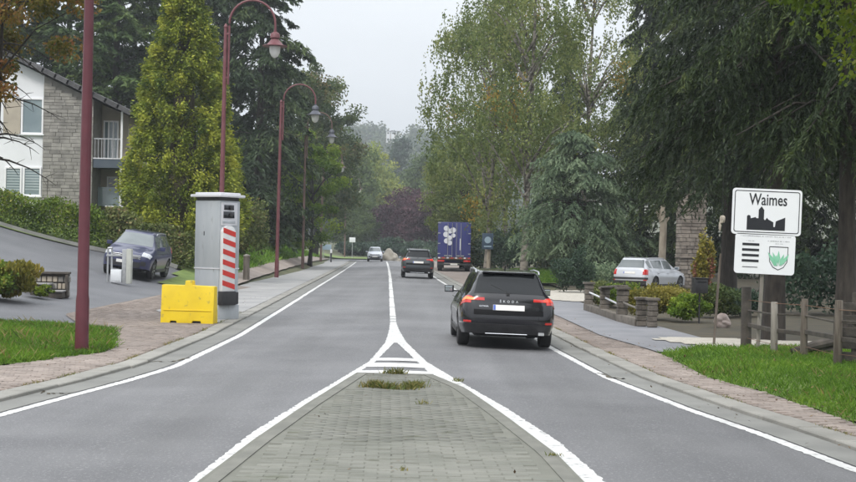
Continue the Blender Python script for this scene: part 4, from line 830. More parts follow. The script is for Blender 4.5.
def make_car(name, label, cat, paint, net=None, scale=(1, 1, 1), style='wagon', lit=True, glass='glass', rim='rim', rear_detail=True, front_detail=True, plate=True, text=None, rails=True, rail_mat='satin', roof_mat=None, win=((5.55, 6.75), (7.05, 8.35), (8.5, 10.35))):
    net = (NETA if net is None else net).copy()*np.array(scale); S = Shell(net); sx, sy, sz = scale
    t = empty(name, (0, 0, 0), 0, label, cat); Lh = net[..., 1].max()/2; RW = .325*min(sz, 1.1); WY = (.93*sy, 3.62*sy); RA = RW+.045
    off = Vector((0, -Lh, 0))
    def put(mb, nm, m, par=t, **k):
        mb.v = [(v[0]+off.x, v[1]+off.y, v[2]) for v in mb.v]; return mb.build(nm, m, par, **k)
    U = np.linspace(0, 16, 129); Vv = np.linspace(-6, 6, 73); Pp = S.at(U, Vv).reshape(-1, 3); n, k = 129, 73; I = np.arange(n*k).reshape(n, k)
    Fq = np.stack([I[:-1, :-1], I[:-1, 1:], I[1:, 1:], I[1:, :-1]], -1).reshape(-1, 4)
    for wy in WY:
        d = np.hypot(Pp[:, 1]-wy, Pp[:, 2]-RW); near = (np.abs(Pp[:, 0]) > .55*sx) & (np.abs(d-RA) < .035); sc = RA/np.maximum(d, 1e-6)
        Pp[near, 1] = wy+(Pp[near, 1]-wy)*sc[near]; Pp[near, 2] = RW+(Pp[near, 2]-RW)*sc[near]
    drop = np.zeros(len(Fq), bool)
    for wy in WY:
        d = np.hypot(Pp[:, 1]-wy, Pp[:, 2]-RW) <= RA+1e-4; drop |= (d & (np.abs(Pp[:, 0]) > .55*sx))[Fq].all(1)
    Pp = Pp+np.array([0, -Lh, 0]); me = np_mesh('body', Pp, Fq[~drop], paint, smooth=True)
    bm = bmesh.new(); bm.from_mesh(me); bmesh.ops.delete(bm, geom=[v for v in bm.verts if not v.link_faces], context='VERTS'); bmesh.ops.recalc_face_normals(bm, faces=bm.faces); bm.to_mesh(me); bm.free()
    link('body', me, t)
    put(MB().box((0, Lh, .36*sz), (1.22*sx, 2*Lh-.35, .26)).box((0, (WY[0]+WY[1])/2, .42), (1.60*sx, WY[1]-WY[0]-2*RA-.05, .3)), 'underbody_block', M['dark'], smooth=0)  # box added to block light; its near-black reads as wheel-arch shade
    if glass == 'glass': gl = M['glass']
    else: gl = M[glass]
    put(S.patch(4.18, 5.72, -1.93, 1.93, .004, 14, 24), 'rear_window', gl); put(S.patch(10.22, 11.82, -1.95, 1.95, .004, 14, 24), 'windscreen', gl)
    for sg in (-1, 1):
        for i, (a, b) in enumerate(win):
            put(S.patch(a, b, *( (2.16, 2.90) if sg > 0 else (-2.90, -2.16)), .004, 12, 8), 'side_window', gl)
        put(MB().tube([(sg*.905*sx, a*sy, .86*sz) for a in (.85, 1.6, 2.4, 3.3)], .007, 6), 'side_crease', paint)
        for (ya, yb) in ((2.30, 2.16), (1.32, 1.18)): put(MB().box((sg*.912*sx, (ya+yb)/2*sy+.02, .80*sz), (.03, .15, .025)), 'door_handle', paint, bevel=.008)
        put(MB().box((sg*.86*sx, 2.95*sy, .97*sz), (.14, .05, .03)).box((sg*1.0*sx, 2.97*sy, 1.01*sz), (.19, .11, .14)), 'door_mirror', paint, bevel=.03, seg=3); put(MB().box((sg*1.01*sx, 2.905*sy, 1.01*sz), (.15, .012, .10)), 'mirror_glass', M['mirror'], bevel=.004, seg=1)
        if rails: put(MB().tube([(sg*.60*sx, a*sy, z*sz) for a, z in ((.62, 1.40), (.72, 1.455), (1.6, 1.475), (2.3, 1.455), (2.42, 1.395))], .017, 8), 'roof_rail', M[rail_mat])
        put(MB().bar((sg*.88*sx, WY[0]+RA+.02, .27*sz), (sg*.88*sx, WY[1]-RA-.02, .27*sz), .05, .10), 'sill', M['black'], bevel=.015)
        # lamps
        if style == 'estate90':
            put(S.patch(2.35, 3.75, *((1.75, 3.2) if sg > 0 else (-3.2, -1.75)), .010), 'tail_light', M['tail_red'])
        else:
            o = put(S.patch(2.9, 3.82, *((2.02, 3.78) if sg > 0 else (-3.78, -2.02)), .012), 'tail_light', M['tail_red'])
            put(S.patch(3.24, 3.66, *((1.02, 2.0) if sg > 0 else (-2.0, -1.02)), .012, 8, 8), 'tail_light', M['tail_red'])
            if lit:
                put(S.patch(3.26, 3.62, *((1.75, 3.3) if sg > 0 else (-3.3, -1.75)), .018, 8, 10), 'lit_strip', M['tail_amber' if sg < 0 else 'tail_lit'], o)
        put(S.patch(1.02, 1.22, *((1.95, 2.9) if sg > 0 else (-2.9, -1.95)), .012, 5, 8), 'reflector', M['tail_red'])
        put(S.patch(13.45, 14.35, *((1.55, 3.5) if sg > 0 else (-3.5, -1.55)), .010), 'headlight', M['headlamp'])
        put(S.patch(15.15, 15.6, *((1.6, 2.7) if sg > 0 else (-2.7, -1.6)), .010, 6, 8), 'fog_light', M['black'])
    put(S.patch(.05, .95, -2.7, 2.7, .012, 8, 30), 'rear_valance', M['black'])
    if style != 'estate90':
        put(MB().bar((-.5*sx, .36*sy, 1.425*sz), (.5*sx, .36*sy, 1.425*sz), .16, .03), 'roof_spoiler', paint, bevel=.012)
        put(S.patch(1.85, 2.35, -1.75, 1.75, .006, 6, 20), 'painted_recess', M['recess_shade'])  # raised near-black patch: the groove's shade is painted on, not modelled
        put(MB().bar((-.35*sx, .235*sy, 1.19*sz), (.0, .125*sy, 1.045*sz), .02, .012).box((-.02, .11*sy, 1.03*sz), (.06, .05, .05)), 'wiper', M['black'])
        put(MB().tube([(-.42*sx, .05, .285*sz), (.36*sx, .05, .285*sz)], .009, 6).box((.62*sx, .03, .31*sz), (.11, .10, .055)), 'exhaust_and_road_gleam', M['chrome'])  # tube stands in for bright road seen under the car; box is the exhaust
        put(MB().tube([(0, 3.0*0+1.35*sy, 1.46*sz), (0, 1.22*sy, 1.55*sz)], .012, 6), 'antenna', M['black'])
    else:
        put(S.patch(1.25, 1.75, -3.2, 3.2, .012, 6, 30), 'bumper_strip', M['black'])
    if plate:
        zc = (2.55 if style != 'estate90' else 2.75); u0, u1 = zc-.24, zc+.24
        pl = put(S.patch(u0, u1, -.62, .62, .016, 4, 10), 'number_plate', M['plate'])
        put(S.patch(u0+.02, u1-.02, -.61, -.52, .020, 3, 3), 'plate_band', M['plate_blue'], pl)
    fp = put(S.patch(15.2, 15.5, -.62, .62, .022, 4, 10), 'number_plate', M['plate'])
    gr = put(S.patch(14.25, 14.95, -1.45, 1.45, .010, 8, 20), 'grille', M['black'])
    for u in (14.35, 14.6, 14.85): put(S.patch(u, u+.05, -1.4, 1.4, .020, 3, 16), 'grille_bar', M['chrome'], gr)
    put(S.patch(15.3, 15.9, -1.5, 1.5, .008, 6, 20), 'lower_grille', M['black'])
    # wheels
    tyre = MB().lathe([(RW*.62, -.10), (RW*.9, -.108), (RW*.985, -.09), (RW, -.05), (RW, .05), (RW*.985, .09), (RW*.9, .108), (RW*.62, .10)], n=28, axis='x').mesh('tyre', M['tyre'])
    rm = MB().lathe([(RW*.70, .02), (RW*.70, .085), (RW*.64, .09), (RW*.60, .045), (RW*.12, .06), (RW*.10, .085)], n=28, axis='x')
    for q in range(5):
        a = 2*PI*q/5; c, s2 = math.cos(a), math.sin(a); rm.bar((.072, c*RW*.1, s2*RW*.1), (.082, c*RW*.63, s2*RW*.63), .035, .055, up=(1, 0, 0))
    rme = rm.mesh('rim', M[rim])
    for wy in WY:
        for sg in (-1, 1):
            w = link('wheel', tyre, t); w.location = (sg*.785*sx, wy-Lh, RW); w.rotation_euler = (.3*wy, 0, 0 if sg > 0 else PI); link('rim', rme, w)
    if text:
        for body, size, x, u in text:
            p = S.at([u-.02, u, u+.02], [x])[:, 0]; dz = Vector(p[2]-p[0]).normalized(); zx = Vector((1, 0, 0)); nn = zx.cross(dz)
            mt = Matrix((zx, dz, nn)).transposed().to_4x4(); pos = Vector(p[1])+nn*.012+off; mt.translation = pos
            text_mesh(body, size, M['chrome'], 'lettering', t, mt, .003)
    return t
def set_car(t, loc, yaw, roll=0.0, pitch=0.0):
    t.rotation_mode = 'XYZ'; t.location = loc; t.rotation_euler = (pitch, roll, yaw)
def road_heading(Y): return math.atan(-(float(xc(Y+1))-float(xc(Y-1)))/2)
def on_road(x, y): return (x, y, float(roadz(x, y))+.002)
c1 = make_car('estate_car', 'black estate car with lit tail lights, nearest on the road', 'car', M['car_black'], rim='dark_rim',
              text=[('Š  K  O  D  A', .062, 0, 3.16), ('OCTAVIA', .04, -1.05, 2.62)])
set_car(c1, on_road(1.45, 29.35), road_heading(29), R(1.3))
c1.location.z = float(roadz(1.37, 29.5))+.012
netS = NETA.copy(); netS[..., 2] = np.where(netS[..., 2] > .3, netS[..., 2]*1.0+.04, netS[..., 2]+.04)
c2 = make_car('suv', 'dark grey SUV with red tail lights further down the right lane', 'car', M['car_grey'], netS, (1.02, .97, 1.11), rim='dark_rim', rail_mat='satin')
set_car(c2, on_road(-.62, 84.5), road_heading(84), R(1.2)); c2.location.z += .02
c3 = make_car('van', 'small silver car coming towards the camera in the far left lane', 'car', M['car_pale'], netS, (.92, .85, 1.05), lit=False, glass='glass_pale', rails=False)
set_car(c3, on_road(-5.75, 158), PI+road_heading(158), 0)
cb = gz(141, 280); cb.x -= .62
c4 = make_car('parked_car', 'dark blue car parked facing the road on the sloping yard', 'car', M['car_blue'], netS, (1.0, .93, 1.12), lit=False, glass='glass_pale')
nx = (float(hz(cb.x+.8, cb.y+2.2))-float(hz(cb.x-.8, cb.y+2.2)))/1.6; ny = (float(hz(cb.x, cb.y+4))-float(hz(cb.x, cb.y+.4)))/3.6
YAWB = PI-R(1)
set_car(c4, (0, 0, 0), 0)
def slope_place(t, x, y, yaw, zoff=.0):
    gx_ = (float(hz(x+1, y))-float(hz(x-1, y)))/2; gy_ = (float(hz(x, y+1.5))-float(hz(x, y-1.5)))/3
    n = Vector((-gx_*.65, -gy_*.3, 1)).normalized(); f = Vector((-math.sin(yaw), math.cos(yaw), 0)); f = (f-n*f.dot(n)).normalized(); r = f.cross(n)
    m = Matrix((r, f, n)).transposed().to_4x4(); m.translation = (x, y, float(hz(x, y))+zoff); t.matrix_world = m
slope_place(c4, cb.x, cb.y+2.1, YAWB, -.05)
netE = NETA.copy()
c5 = make_car('estate_car', 'silver old estate car parked behind the low stone posts', 'car', M['car_silver'], netE, (.95, .99, .99), 'estate90', lit=False, glass='glass_pale')
set_car(c5, (9.95, 64.5, float(hz(9.9, 64.5))+.0), R(-33))

# ---------------------------------------------------------------- blue lorry
tr = empty('lorry', (1.92, 106.0, FT), R(-.7), 'blue lorry trailer with white round prints parked on the right', 'truck')
TW, TH, TZ = 2.42, 2.62, 1.0
MB().box((0, 6.5, TZ+TH/2), (TW, 13.0, TH)).build('trailer_body', M['truck_blue'], tr, bevel=.04)
for sx in (-1, 1):
    d = MB().box((sx*TW/4, -.03, TZ+TH/2), (TW/2-.03, .05, TH-.1)).build('rear_door', M['truck_blue'], tr, bevel=.012)
    for dx in (.16, .48):
        MB().tube([(sx*dx, -.085, TZ+.03), (sx*dx, -.085, TZ+TH-.06)], .019, 8).build('lock_rod', M['galv'], d)
    for k in range(4): MB().box((sx*(TW/2-.10), -.07, TZ+.3+k*.75), (.18, .05, .07)).build('hinge', M['galv'], d, bevel=.01)
    for dx in (.3, .62): MB().box((sx*dx, -.09, TZ+.16), (.22, .03, .07)).build('handle_plate', M['galv'], d)
    MB().box((sx*.95, -.02, .78), (.5, .07, .13)).build('tail_light', M['tail_red'], tr, bevel=.015)
    for k in range(3):
        MB().lathe([(.30, -.15), (.48, -.17), (.5, -.12), (.5, .12), (.48, .17), (.30, .15)], (sx*1.02, 2.0+k*1.3, .5), 20, 'x').build('wheel', M['tyre'], tr)
    MB().box((sx*.98, 1.35, .55), (.5, .03, .62)).build('mudflap', M['black'], tr)
for (dx, dz) in ((-.60, 2.56), (-.33, 2.34), (-.62, 2.06), (-.36, 1.78), (-.08, 1.98), (-.58, 1.52), (-.34, 1.36), (-.1, 2.42)):
    rk_ = .15+.06*abs(math.sin(dx*9+dz*5)); MB().lathe([(rk_, -.064), (rk_, -.070)], (dx, 0, TZ+dz*.88-.1), 9, 'y').build('round_print', M['truck_white'], tr, smooth=0)
MB().box((.43, -.066, TZ+1.0), (.07, .008, .85)).build('print_stripe', M['truck_white'], tr)
MB().box((0, .02, 1.0), (TW, .14, .2)).build('rear_beam', M['rust'], tr, bevel=.01)
for k in range(8): MB().box((-1.09+k*.312, -.055, 1.0), (.15, .012, .09)).build('marker_strip', M['tail_red' if k % 2 else 'truck_white'], tr)
MB().box((0, .05, .52), (2.4, .12, .14)).build('under_run_bar', M['black'], tr, bevel=.02)
MB().box((0, -.02, .53), (.52, .02, .11)).build('number_plate', M['plate'], tr)
MB().box((0, 6.5, .95), (1.1, 12.0, .3)).build('chassis', M['black'], tr)
MB().box((0, 14.9, 1.75), (2.45, 2.2, 2.6)).build('cab', M['truck_blue'], tr, bevel=.12)
for sx in (-1, 1): MB().lathe([(.30, -.15), (.48, -.17), (.5, -.12), (.5, .12), (.48, .17), (.30, .15)], (sx*1.02, 14.6, .5), 20, 'x').build('wheel', M['tyre'], tr)

# ---------------------------------------------------------------- street lamps
def street_lamp(label, x, y, z, lean, head, pole, simple=False, arm=True):
    t = empty('street_lamp', (x, y, z-.03), 0, label, 'street lamp', 'street lamps along the left footway'); t.rotation_euler = (0, lean, 0)
    hp = 9.75
    MB().tube([(0, 0, 0), (0, 0, .9), (0, 0, 1.0), (0, 0, 4.2), (0, 0, hp)], [.115, .112, .098, .088, .062], 16).build('pole', M[pole], t, smooth=50)
    MB().lathe([(.19, -.02), (.19, .02), (.125, .03)], n=16).build('base_flange', M[pole], t)
    MB().lathe([(.075, hp-.02), (.085, hp+.02), (.06, hp+.05), (.05, hp+.09), (.02, hp+.13)], n=12).build('finial', M[pole], t)
    r = .84; pts = [(.13, 0, hp-2.1), (.13, 0, hp+.05)]
    for k in range(15):
        a = PI-PI*k/14; pts.append((.13+r+r*math.cos(a), 0, hp+.15+r*math.sin(a)*1.02))
    pts.append((.13+2*r, 0, hp-.10))
    MB().tube(pts, .042, 10).build('arm', M[head], t, smooth=60)
    for zz in (hp-1.85, hp-.25): MB().box((.065, 0, zz), (.17, .09, .07)).build('clamp', M[head], t, bevel=.01)
    hx = .13+2*r
    hd = MB().lathe([(.055, hp-.06), (.06, hp-.14), (.13, hp-.17), (.17, hp-.22), (.18, hp-.36), (.13, hp-.38), (.15, hp-.42), (.235, hp-.52), (.30, hp-.60), (.46, hp-.645), (.46, hp-.665), (.24, hp-.66)], (hx, 0, 0), 24).build('lamp_head', M[head], t, smooth=50)
    MB().lathe([(.205, hp-.665), (.205, hp-.76), (.185, hp-.90), (.13, hp-1.02), (.05, hp-1.08), (.01, hp-1.09)], (hx, 0, 0), 20).build('glass_globe', M['milk_glass'], hd, smooth=60)
    return t
def dark_head(t):
    for o in t.children:
        if o.name.startswith('lamp_head'): o.data.materials[0] = M['lamp_grey']
x, y = G(81.5, 350); street_lamp('nearest maroon street lamp post standing in the grass', x, y, FT, 0.001, 'maroon', 'maroon')
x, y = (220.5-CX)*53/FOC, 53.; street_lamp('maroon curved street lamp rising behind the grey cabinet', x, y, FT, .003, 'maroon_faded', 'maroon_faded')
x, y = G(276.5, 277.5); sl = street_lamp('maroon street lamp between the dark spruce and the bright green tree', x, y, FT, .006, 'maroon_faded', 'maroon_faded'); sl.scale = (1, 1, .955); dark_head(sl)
x, y = G(302.5, 269.5); sl = street_lamp('dark brown street lamp, third behind the grey cabinet', x, y, FT, .002, 'brown_pole', 'brown_pole'); sl.scale = (1, 1, 1.02); dark_head(sl)
x, y = G(320.7, 262.6); street_lamp('far brown street lamp near the white post', x, y, FT, .002, 'brown_pole', 'brown_pole')
x, y = G(344.5, 257.5); street_lamp('farthest thin street lamp before the junction', x, y, FT, .0, 'brown_pole', 'brown_pole')

# ---------------------------------------------------------------- speed camera cabinet and yellow barrier
x, y = G(213, 318)
cb_ = empty('speed_camera', (x, y+.42, FT-.02), R(-35), 'tall grey speed camera cabinet with red and white stripes', 'speed camera')
A, B = .80, .70
MB().box((0, 0, .18), (A+.05, B+.05, .36)).build('plinth', M['cab_grey'], cb_, bevel=.015)
MB().box((0, 0, .80), (A, B, .88)).build('lower_body', M['cab_grey'], cb_, bevel=.012)
MB().box((0, 0, 2.08), (A+.012, B+.012, 1.64)).build('upper_body', M['cab_grey'], cb_, bevel=.012)
MB().box((0, 0, 1.25), (A+.03, B+.03, .03)).build('seam_strip', M['cab_pale'], cb_)
MB().box((0, 0, 2.945), (A-.03, B-.03, .09)).build('vent_gap', M['black'], cb_)
MB().prism([(-A/2-.10, -B/2-.10), (A/2+.10, -B/2-.10), (A/2+.10, B/2+.10), (-A/2-.10, B/2+.10)], 2.985, 3.05).build('roof_cap', M['cab_pale'], cb_, bevel=.02)
MB().prism([(-A/2-.02, -B/2-.02), (A/2+.02, -B/2-.02), (A/2+.02, B/2+.02), (-A/2-.02, B/2+.02)], 3.05, 3.10).build('roof_ridge', M['cab_pale'], cb_, bevel=.03)
fx = A/2
MB().box((fx+.012, -.03, 2.58), (.03, .56, .56)).build('window_frame', M['cab_pale'], cb_, bevel=.01)
for (yy, zz, sy, sz) in ((-.06, 2.74, .34, .12), (-.06, 2.56, .38, .16)):
    w = MB().box((fx+.026, yy, zz), (.03, sy, sz)).build('camera_window', M['lens'], cb_, bevel=.008)
    MB().lathe([(.055, 0), (.055, .03), (.04, .035)], (fx+.038, yy+.05, zz), 14, 'x').build('lens', M['black'], w)
MB().box((fx+.026, -.06, 2.385), (.03, .44, .06)).build('louvre', M['cab_grey'], cb_, bevel=.008)
col = MB().prism([(-.22, .70), (.22, .70), (.22, 2.16), (.16, 2.25), (.07, 2.29), (-.07, 2.29), (-.16, 2.25), (-.22, 2.16)], 0, .10, Matrix(((0, 0, 1, fx), (1, 0, 0, -.10), (0, 1, 0, 0), (0, 0, 0, 1)))).build('striped_column', M['white_tape'], cb_, bevel=.006)
MB().box((fx+.05, -.10, .53), (.16, .50, .34)).box((fx+.07, .19, .53), (.10, .12, .30)).build('rubber_guard', M['black'], cb_, bevel=.02)
mx_ = Matrix(((0, 0, 1, fx+.100), (1, 0, 0, -.10), (0, 1, 0, 0), (0, 0, 0, 1)))
for k in range(6):
    z0 = .74+k*.255
    MB().prism([(-.218, z0+.11), (.218, z0), (.218, z0+.125), (-.218, z0+.235)], 0, .005, mx_).build('red_stripe', M['red_tape'], col, smooth=0)
MB().box((-.1, -B/2-.008, 2.1), (.02, .012, .10)).build('lock', M['black'], cb_)
x, y = G(187.5, 322)
yb = empty('barrier_block', (x, y+.22, FT-.01), R(-6), 'yellow plastic barrier block in front of the cabinet', 'barrier')
prof = [(-.62, .0), (-.40, 0), (-.385, .055), (-.25, .055), (-.235, 0), (.12, 0), (.135, .06), (.32, .06), (.335, 0), (.62, 0), (.615, .86), (.10, .875), (.09, .985), (-.07, .985), (-.08, .875), (-.625, .88)]
m0 = Matrix(((1, 0, 0, 0), (0, 0, 1, 0), (0, 1, 0, 0), (0, 0, 0, 1)))
mbk = MB().prism(prof, -.19, .19, m0)
mbk.v = [(v[0], v[1]*(1.15-.45*min(v[2], .88)/.88), v[2]) for v in mbk.v]
yo = mbk.build('barrier_body', M['yellow'], yb, bevel=.02)
for zz in (.30,): MB().bar((-.56, -.19*(1.15-.45*zz/.88)-.004, zz), (.56, -.19*(1.15-.45*zz/.88)-.004, zz), .03, .018).build('rib', M['yellow'], yb, bevel=.007)
for sx in (-.44, .44): MB().prism([(-.05, -.04), (.05, 0), (-.05, .05)], -.01, .01, Matrix(((1, 0, 0, sx), (0, 0, 1, -.192), (0, 1, 0, .17), (0, 0, 0, 1)))).build('moulded_mark', M['yellow'], yb)
MB().box((-.32, 0, .03), (.13, .30, .05)).box((.23, 0, .03), (.17, .30, .05)).build('pocket_shade', M['black'], yb)  # black filler boxes paint the shade inside the fork notches

# ---------------------------------------------------------------- town sign
x, y = G(757, 349, .1)
sg = empty('town_sign', (x, y, .05), 0, 'white town sign reading Waimes above a smaller info panel', 'sign'); 
cu = P(766.5, 212, y-.05); cl = P(764.5, 254.2, y-.05)
def rr_poly(w, h, r, n=5):
    out = []
    for cx_, cy_, a0 in ((w/2-r, h/2-r, 0), (-w/2+r, h/2-r, PI/2), (-w/2+r, -h/2+r, PI), (w/2-r, -h/2+r, 1.5*PI)):
        for k in range(n+1): out.append((cx_+r*math.cos(a0+PI/2*k/n), cy_+r*math.sin(a0+PI/2*k/n)))
    return out
MB().tube([(0, 0, -.3), ((cl.x-x)*.9, 0, cl.z-.05), (cu.x-x-.02, 0, cu.z-.05+.42)], .038, 12).build('post', M['galv'] if 0 else M['grey_wood'], sg)
def panel(c, w, h, rot, nm):
    m = Matrix.Translation((c.x-x, c.y-y-.02, c.z-.05)) @ Matrix.Rotation(rot, 4, 'Y') @ Matrix.Rotation(R(90), 4, 'X')
    p = MB().prism(rr_poly(w, h, .06), -.015, .010, m).build(nm, M['sign_white'], sg, smooth=30); return p, m
WU, HU = 1.27, .84
pu, mu = panel(cu, WU, HU, R(1.2), 'name_panel')
ring_o, ring_i = rr_poly(WU-.075, HU-.075, .045), rr_poly(WU-.105, HU-.105, .034)
nn = len(ring_o); q = [mu @ Vector((a, b, .0125)) for a, b in ring_o]+[mu @ Vector((a, b, .0125)) for a, b in ring_i]
MB().add(q, [(i, (i+1) % nn, nn+(i+1) % nn, nn+i) for i in range(nn)]).build('border_line', M['sign_black'], pu, smooth=0)
tm = text_mesh('Waimes', .30, M['sign_black'], 'lettering', pu, mu @ Matrix.Translation((.02, .215, .0125)) @ Matrix.Scale(.70, 4, (1, 0, 0)), .001)
bm_ = bmesh.new(); bm_.from_mesh(tm.data); bm_.free()
sky_poly = [(-.36, -.335), (.34, -.335), (.34, -.09), (.17, -.165), (.155, -.27), (.13, -.27), (.125, -.185), (.03, -.135), (.005, -.105), (-.03, -.155), (-.05, -.13), (-.05, .035), (-.10, .10), (-.15, .035), (-.15, -.12), (-.19, -.12), (-.20, -.10), (-.29, -.125), (-.30, -.075), (-.335, -.065), (-.36, -.085)]
MB().prism([(a, b) for a, b in sky_poly], .0115, .0135, mu).build('skyline_print', M['sign_black'], pu, smooth=0)
WL, HL = 1.10, .73
pl, ml = panel(cl, WL, HL, R(1.6), 'info_panel')
for k in range(4): MB().box((-.265, .17-k*.10, .0125), (.31, .045, .003), m=ml).build('black_bar', M['sign_black'], pl, smooth=0)
MB().box((-.265, -.245, .0125), (.28, .012, .003), m=ml).build('caption_line', M['sign_black'], pl, smooth=0)
rt = random.Random(2)
def caption(x0, x1, yy, h):
    mb = MB(); a = x0
    while a < x1-.01:
        w = rt.uniform(.010, .018); mb.box((a+w/2, yy+rt.uniform(-.001, .001), .0118), (w*.62, h*rt.choice((.6, .6, 1)), .002), m=ml); a += w+(rt.random() < .18)*.018
    mb.build('caption', M['sign_grey'], pl, smooth=0, kind='stuff')
caption(-.46, .47, .325, .018); caption(-.35, -.18, .235, .02); caption(.04, .45, .245, .02); caption(.18, .32, .20, .014)
sh = [(0, -.285), (.10, -.235), (.165, -.13), (.175, .15), (-.175, .15), (-.165, -.13), (-.10, -.235)]
def shp(s): return [(.25+a*s, b*s-.012*(1-s)*5) for a, b in sh]
so, si = shp(1.0), shp(.93); q = [ml @ Vector((a, b, .0125)) for a, b in so]+[ml @ Vector((a, b, .0125)) for a, b in si]
MB().add(q, [(i, (i+1) % 7, 7+(i+1) % 7, 7+i) for i in range(7)]).build('shield_line', M['sign_black'], pl, smooth=0)
lf = MB()
for li_, (a, ln, bx) in enumerate(((-.75, .17, -.02), (-.35, .24, -.02), (0, .25, 0), (.35, .21, .02), (.8, .15, .02), (-1.1, .10, -.01), (.15, .13, .04), (-.55, .26, -.05), (.55, .24, .05), (.0, .18, -.04))):
    c, s2 = math.cos(a), math.sin(a); pts = [(0, 0), (-.032, ln*.55), (0, ln*1.1), (.032, ln*.6)]
    lf.add([ml @ Vector((.25+bx+px_*c+py_*s2, -.20-px_*s2+py_*c, .0128+.0008*li_)) for px_, py_ in pts], [(0, 3, 2, 1)])
lf.build('leaf_emblem', M['sign_green'], pl, smooth=0)
for zz in (.0,):
    MB().box((cu.x-x, .03, cu.z-.05+.1), (.16, .03, .05)).build('clamp', M['galv'], sg); MB().box((cl.x-x, .03, cl.z-.05), (.16, .03, .05)).build('clamp', M['galv'], sg)

# ---------------------------------------------------------------- wooden fence behind the sign
fp = [(746, 347, 1.17, .20, 'dark_wood'), (774, 353, .95, .13, 'grey_wood'), (804, 356.5, 1.04, .13, 'old_wood'), (837, 364.5, 1.08, .14, 'old_wood')]
F0 = Vector((6.3, 28.4, .05)); fe = empty('rail_fence', F0, 0, 'weathered wooden post and rail fence beside the town sign', 'fence'); pp_ = []
rf_ = random.Random(4)
for px, py, h, w, m in fp:
    X, Y = G(px, py, .1); p = Vector((X, Y, .05))-F0; pp_.append(p)
    mb = MB(); pts = [p+Vector((0, 0, -.3)), p+Vector((rf_.uniform(-.01, .01), 0, h*.5)), p+Vector((rf_.uniform(-.02, .02), 0, h))]
    mb.tube(pts, [w*.52, w*.5, w*.46], 10).build('post', M[m], fe, smooth=50, bevel=.006, seg=1)
p4 = pp_[-1]+Vector((.75, -1.35, 0)); MB().tube([p4+Vector((0, 0, -.3)), p4+Vector((.02, 0, 1.05))], .07, 10).build('post', M['old_wood'], fe)
chain = pp_+[p4]
for a, b in zip(chain[:-1], chain[1:]):
    for z, w, h in ((.46, .045, .075), (.74, .035, .03)):
        MB().bar(a+Vector((0, .07, z+rf_.uniform(-.02, .02))), b+Vector((0, .07, z+rf_.uniform(-.03, .03))), w, h).build('rail', M['dark_wood'], fe, bevel=.006, seg=1)
    MB().tube([a+Vector((0, -.06, .93)), b+Vector((0, -.06, .93))], .006, 5).build('wire', M['rust'], fe)
    MB().tube([a+Vector((0, -.06, .22)), b+Vector((0, -.06, .2))], .005, 5).build('wire', M['rust'], fe)
b0 = pp_[-1]+Vector((.12, .35, 0)); b1 = b0+Vector((2.0, -.9, 0))
gt = empty('board_gate', F0+b0, 0, 'dark board panel behind the fence at the right edge', 'gate')
for k in range(5): MB().bar(Vector((0, 0, .16+k*.2)), b1-b0+Vector((0, 0, .15+k*.2)), .03, .15).build('board', M['dark_wood'], gt, bevel=.005, seg=1)
for s in (.12, .9): MB().bar((b1-b0)*s+Vector((0, .05, -.1)), (b1-b0)*s+Vector((0, .05, 1.2)), .08, .08).build('upright', M['dark_wood'], gt)
lg = empty('log', F0+pp_[2]+Vector((.28, .55, .03)), 0, 'dark split log lying behind the fence', 'log')
MB().tube([(-.35, 0, .05), (.05, .05, .17), (.45, .1, .26)], [.07, .09, .08], 9).build('log_body', M['dark_wood'], lg); MB().tube([(.0, .12, .08), (.55, .18, .10)], [.09, .1], 9).build('branch_stub', M['dark_wood'], lg)

# ---------------------------------------------------------------- low stone posts with rails, letter box, stake, rock
S0 = Vector((*G(604, 314), FT)); sf = empty('stone_post_fence', S0, 0, 'row of low grey stone posts with capstones and rails', 'fence')
sp = [(588.5, 309, .80, .26), (604.5, 314, .74, .26), (622, 320, .84, .28), (641, 325, .66, .24), (652, 326, .66, .24)]; q5 = []
for i, (px, py, h, w) in enumerate(sp):
    X, Y = G(px, py); p = Vector((X, Y, FT))-S0; q5.append(p); pb_ = None
    o = MB().box(p+Vector((0, 0, h/2-.1)), (w*.86, w*.86, h+.2)).build('post', M['post_stone'], sf)
    nc = 5; hh = h/nc
    for c in range(nc):
        for s2 in (-1, 1):
            MB().box(p+Vector((s2*w*.23+rf_.uniform(-.01, .01), 0, (c+.5)*hh)), (w*(.50+.1*(s2*(-1)**c > 0)), w*1.04, hh*.88), rf_.uniform(-.03, .03)).build('stone', M['post_stone'], o, bevel=.012, seg=1)
    MB().box(p+Vector((0, 0, h+.03)), (w+.09, w+.12, .06)).build('capstone', M['post_stone'], sf, bevel=.01)
for a, b, h in ((0, 1, .55), (1, 2, .5), (2, 3, .5)):
    MB().bar(q5[a]+Vector((0, 0, h)), q5[b]+Vector((0, 0, h-.1)), .03, .045).build('rail', M['white' if a < 2 else 'grey_wood'], sf, bevel=.01)
    MB().bar(q5[a]+Vector((-.05, 0, .06)), q5[b]+Vector((-.05, 0, .06)), .22, .24).build('plinth_stone', M['post_stone'], sf, bevel=.02)
MB().bar(q5[1]+Vector((0, 0, .80)), q5[2]+Vector((0, 0, .93)), .30, .05).build('coping', M['post_stone'], sf, bevel=.01)
X, Y = G(699, 322); lb = empty('letter_box', (X, Y, .02), R(12), 'black letter box on a thin post among the shrubs', 'letter box')
MB().tube([(0, 0, -.2), (0, 0, .75)], .022, 10).build('post', M['black'], lb)
lbx = MB().box((0, 0, .93), (.35, .3, .38)).build('box_body', M['black'], lb, bevel=.015); MB().box((0, -.155, 1.04), (.24, .012, .03)).build('slot', M['dark'], lbx); MB().box((0, -.153, .90), (.28, .008, .2)).build('door', M['black'], lbx, bevel=.004)
MB().box((0, .0, 1.135), (.39, .35, .03)).build('lid', M['black'], lb, bevel=.01)
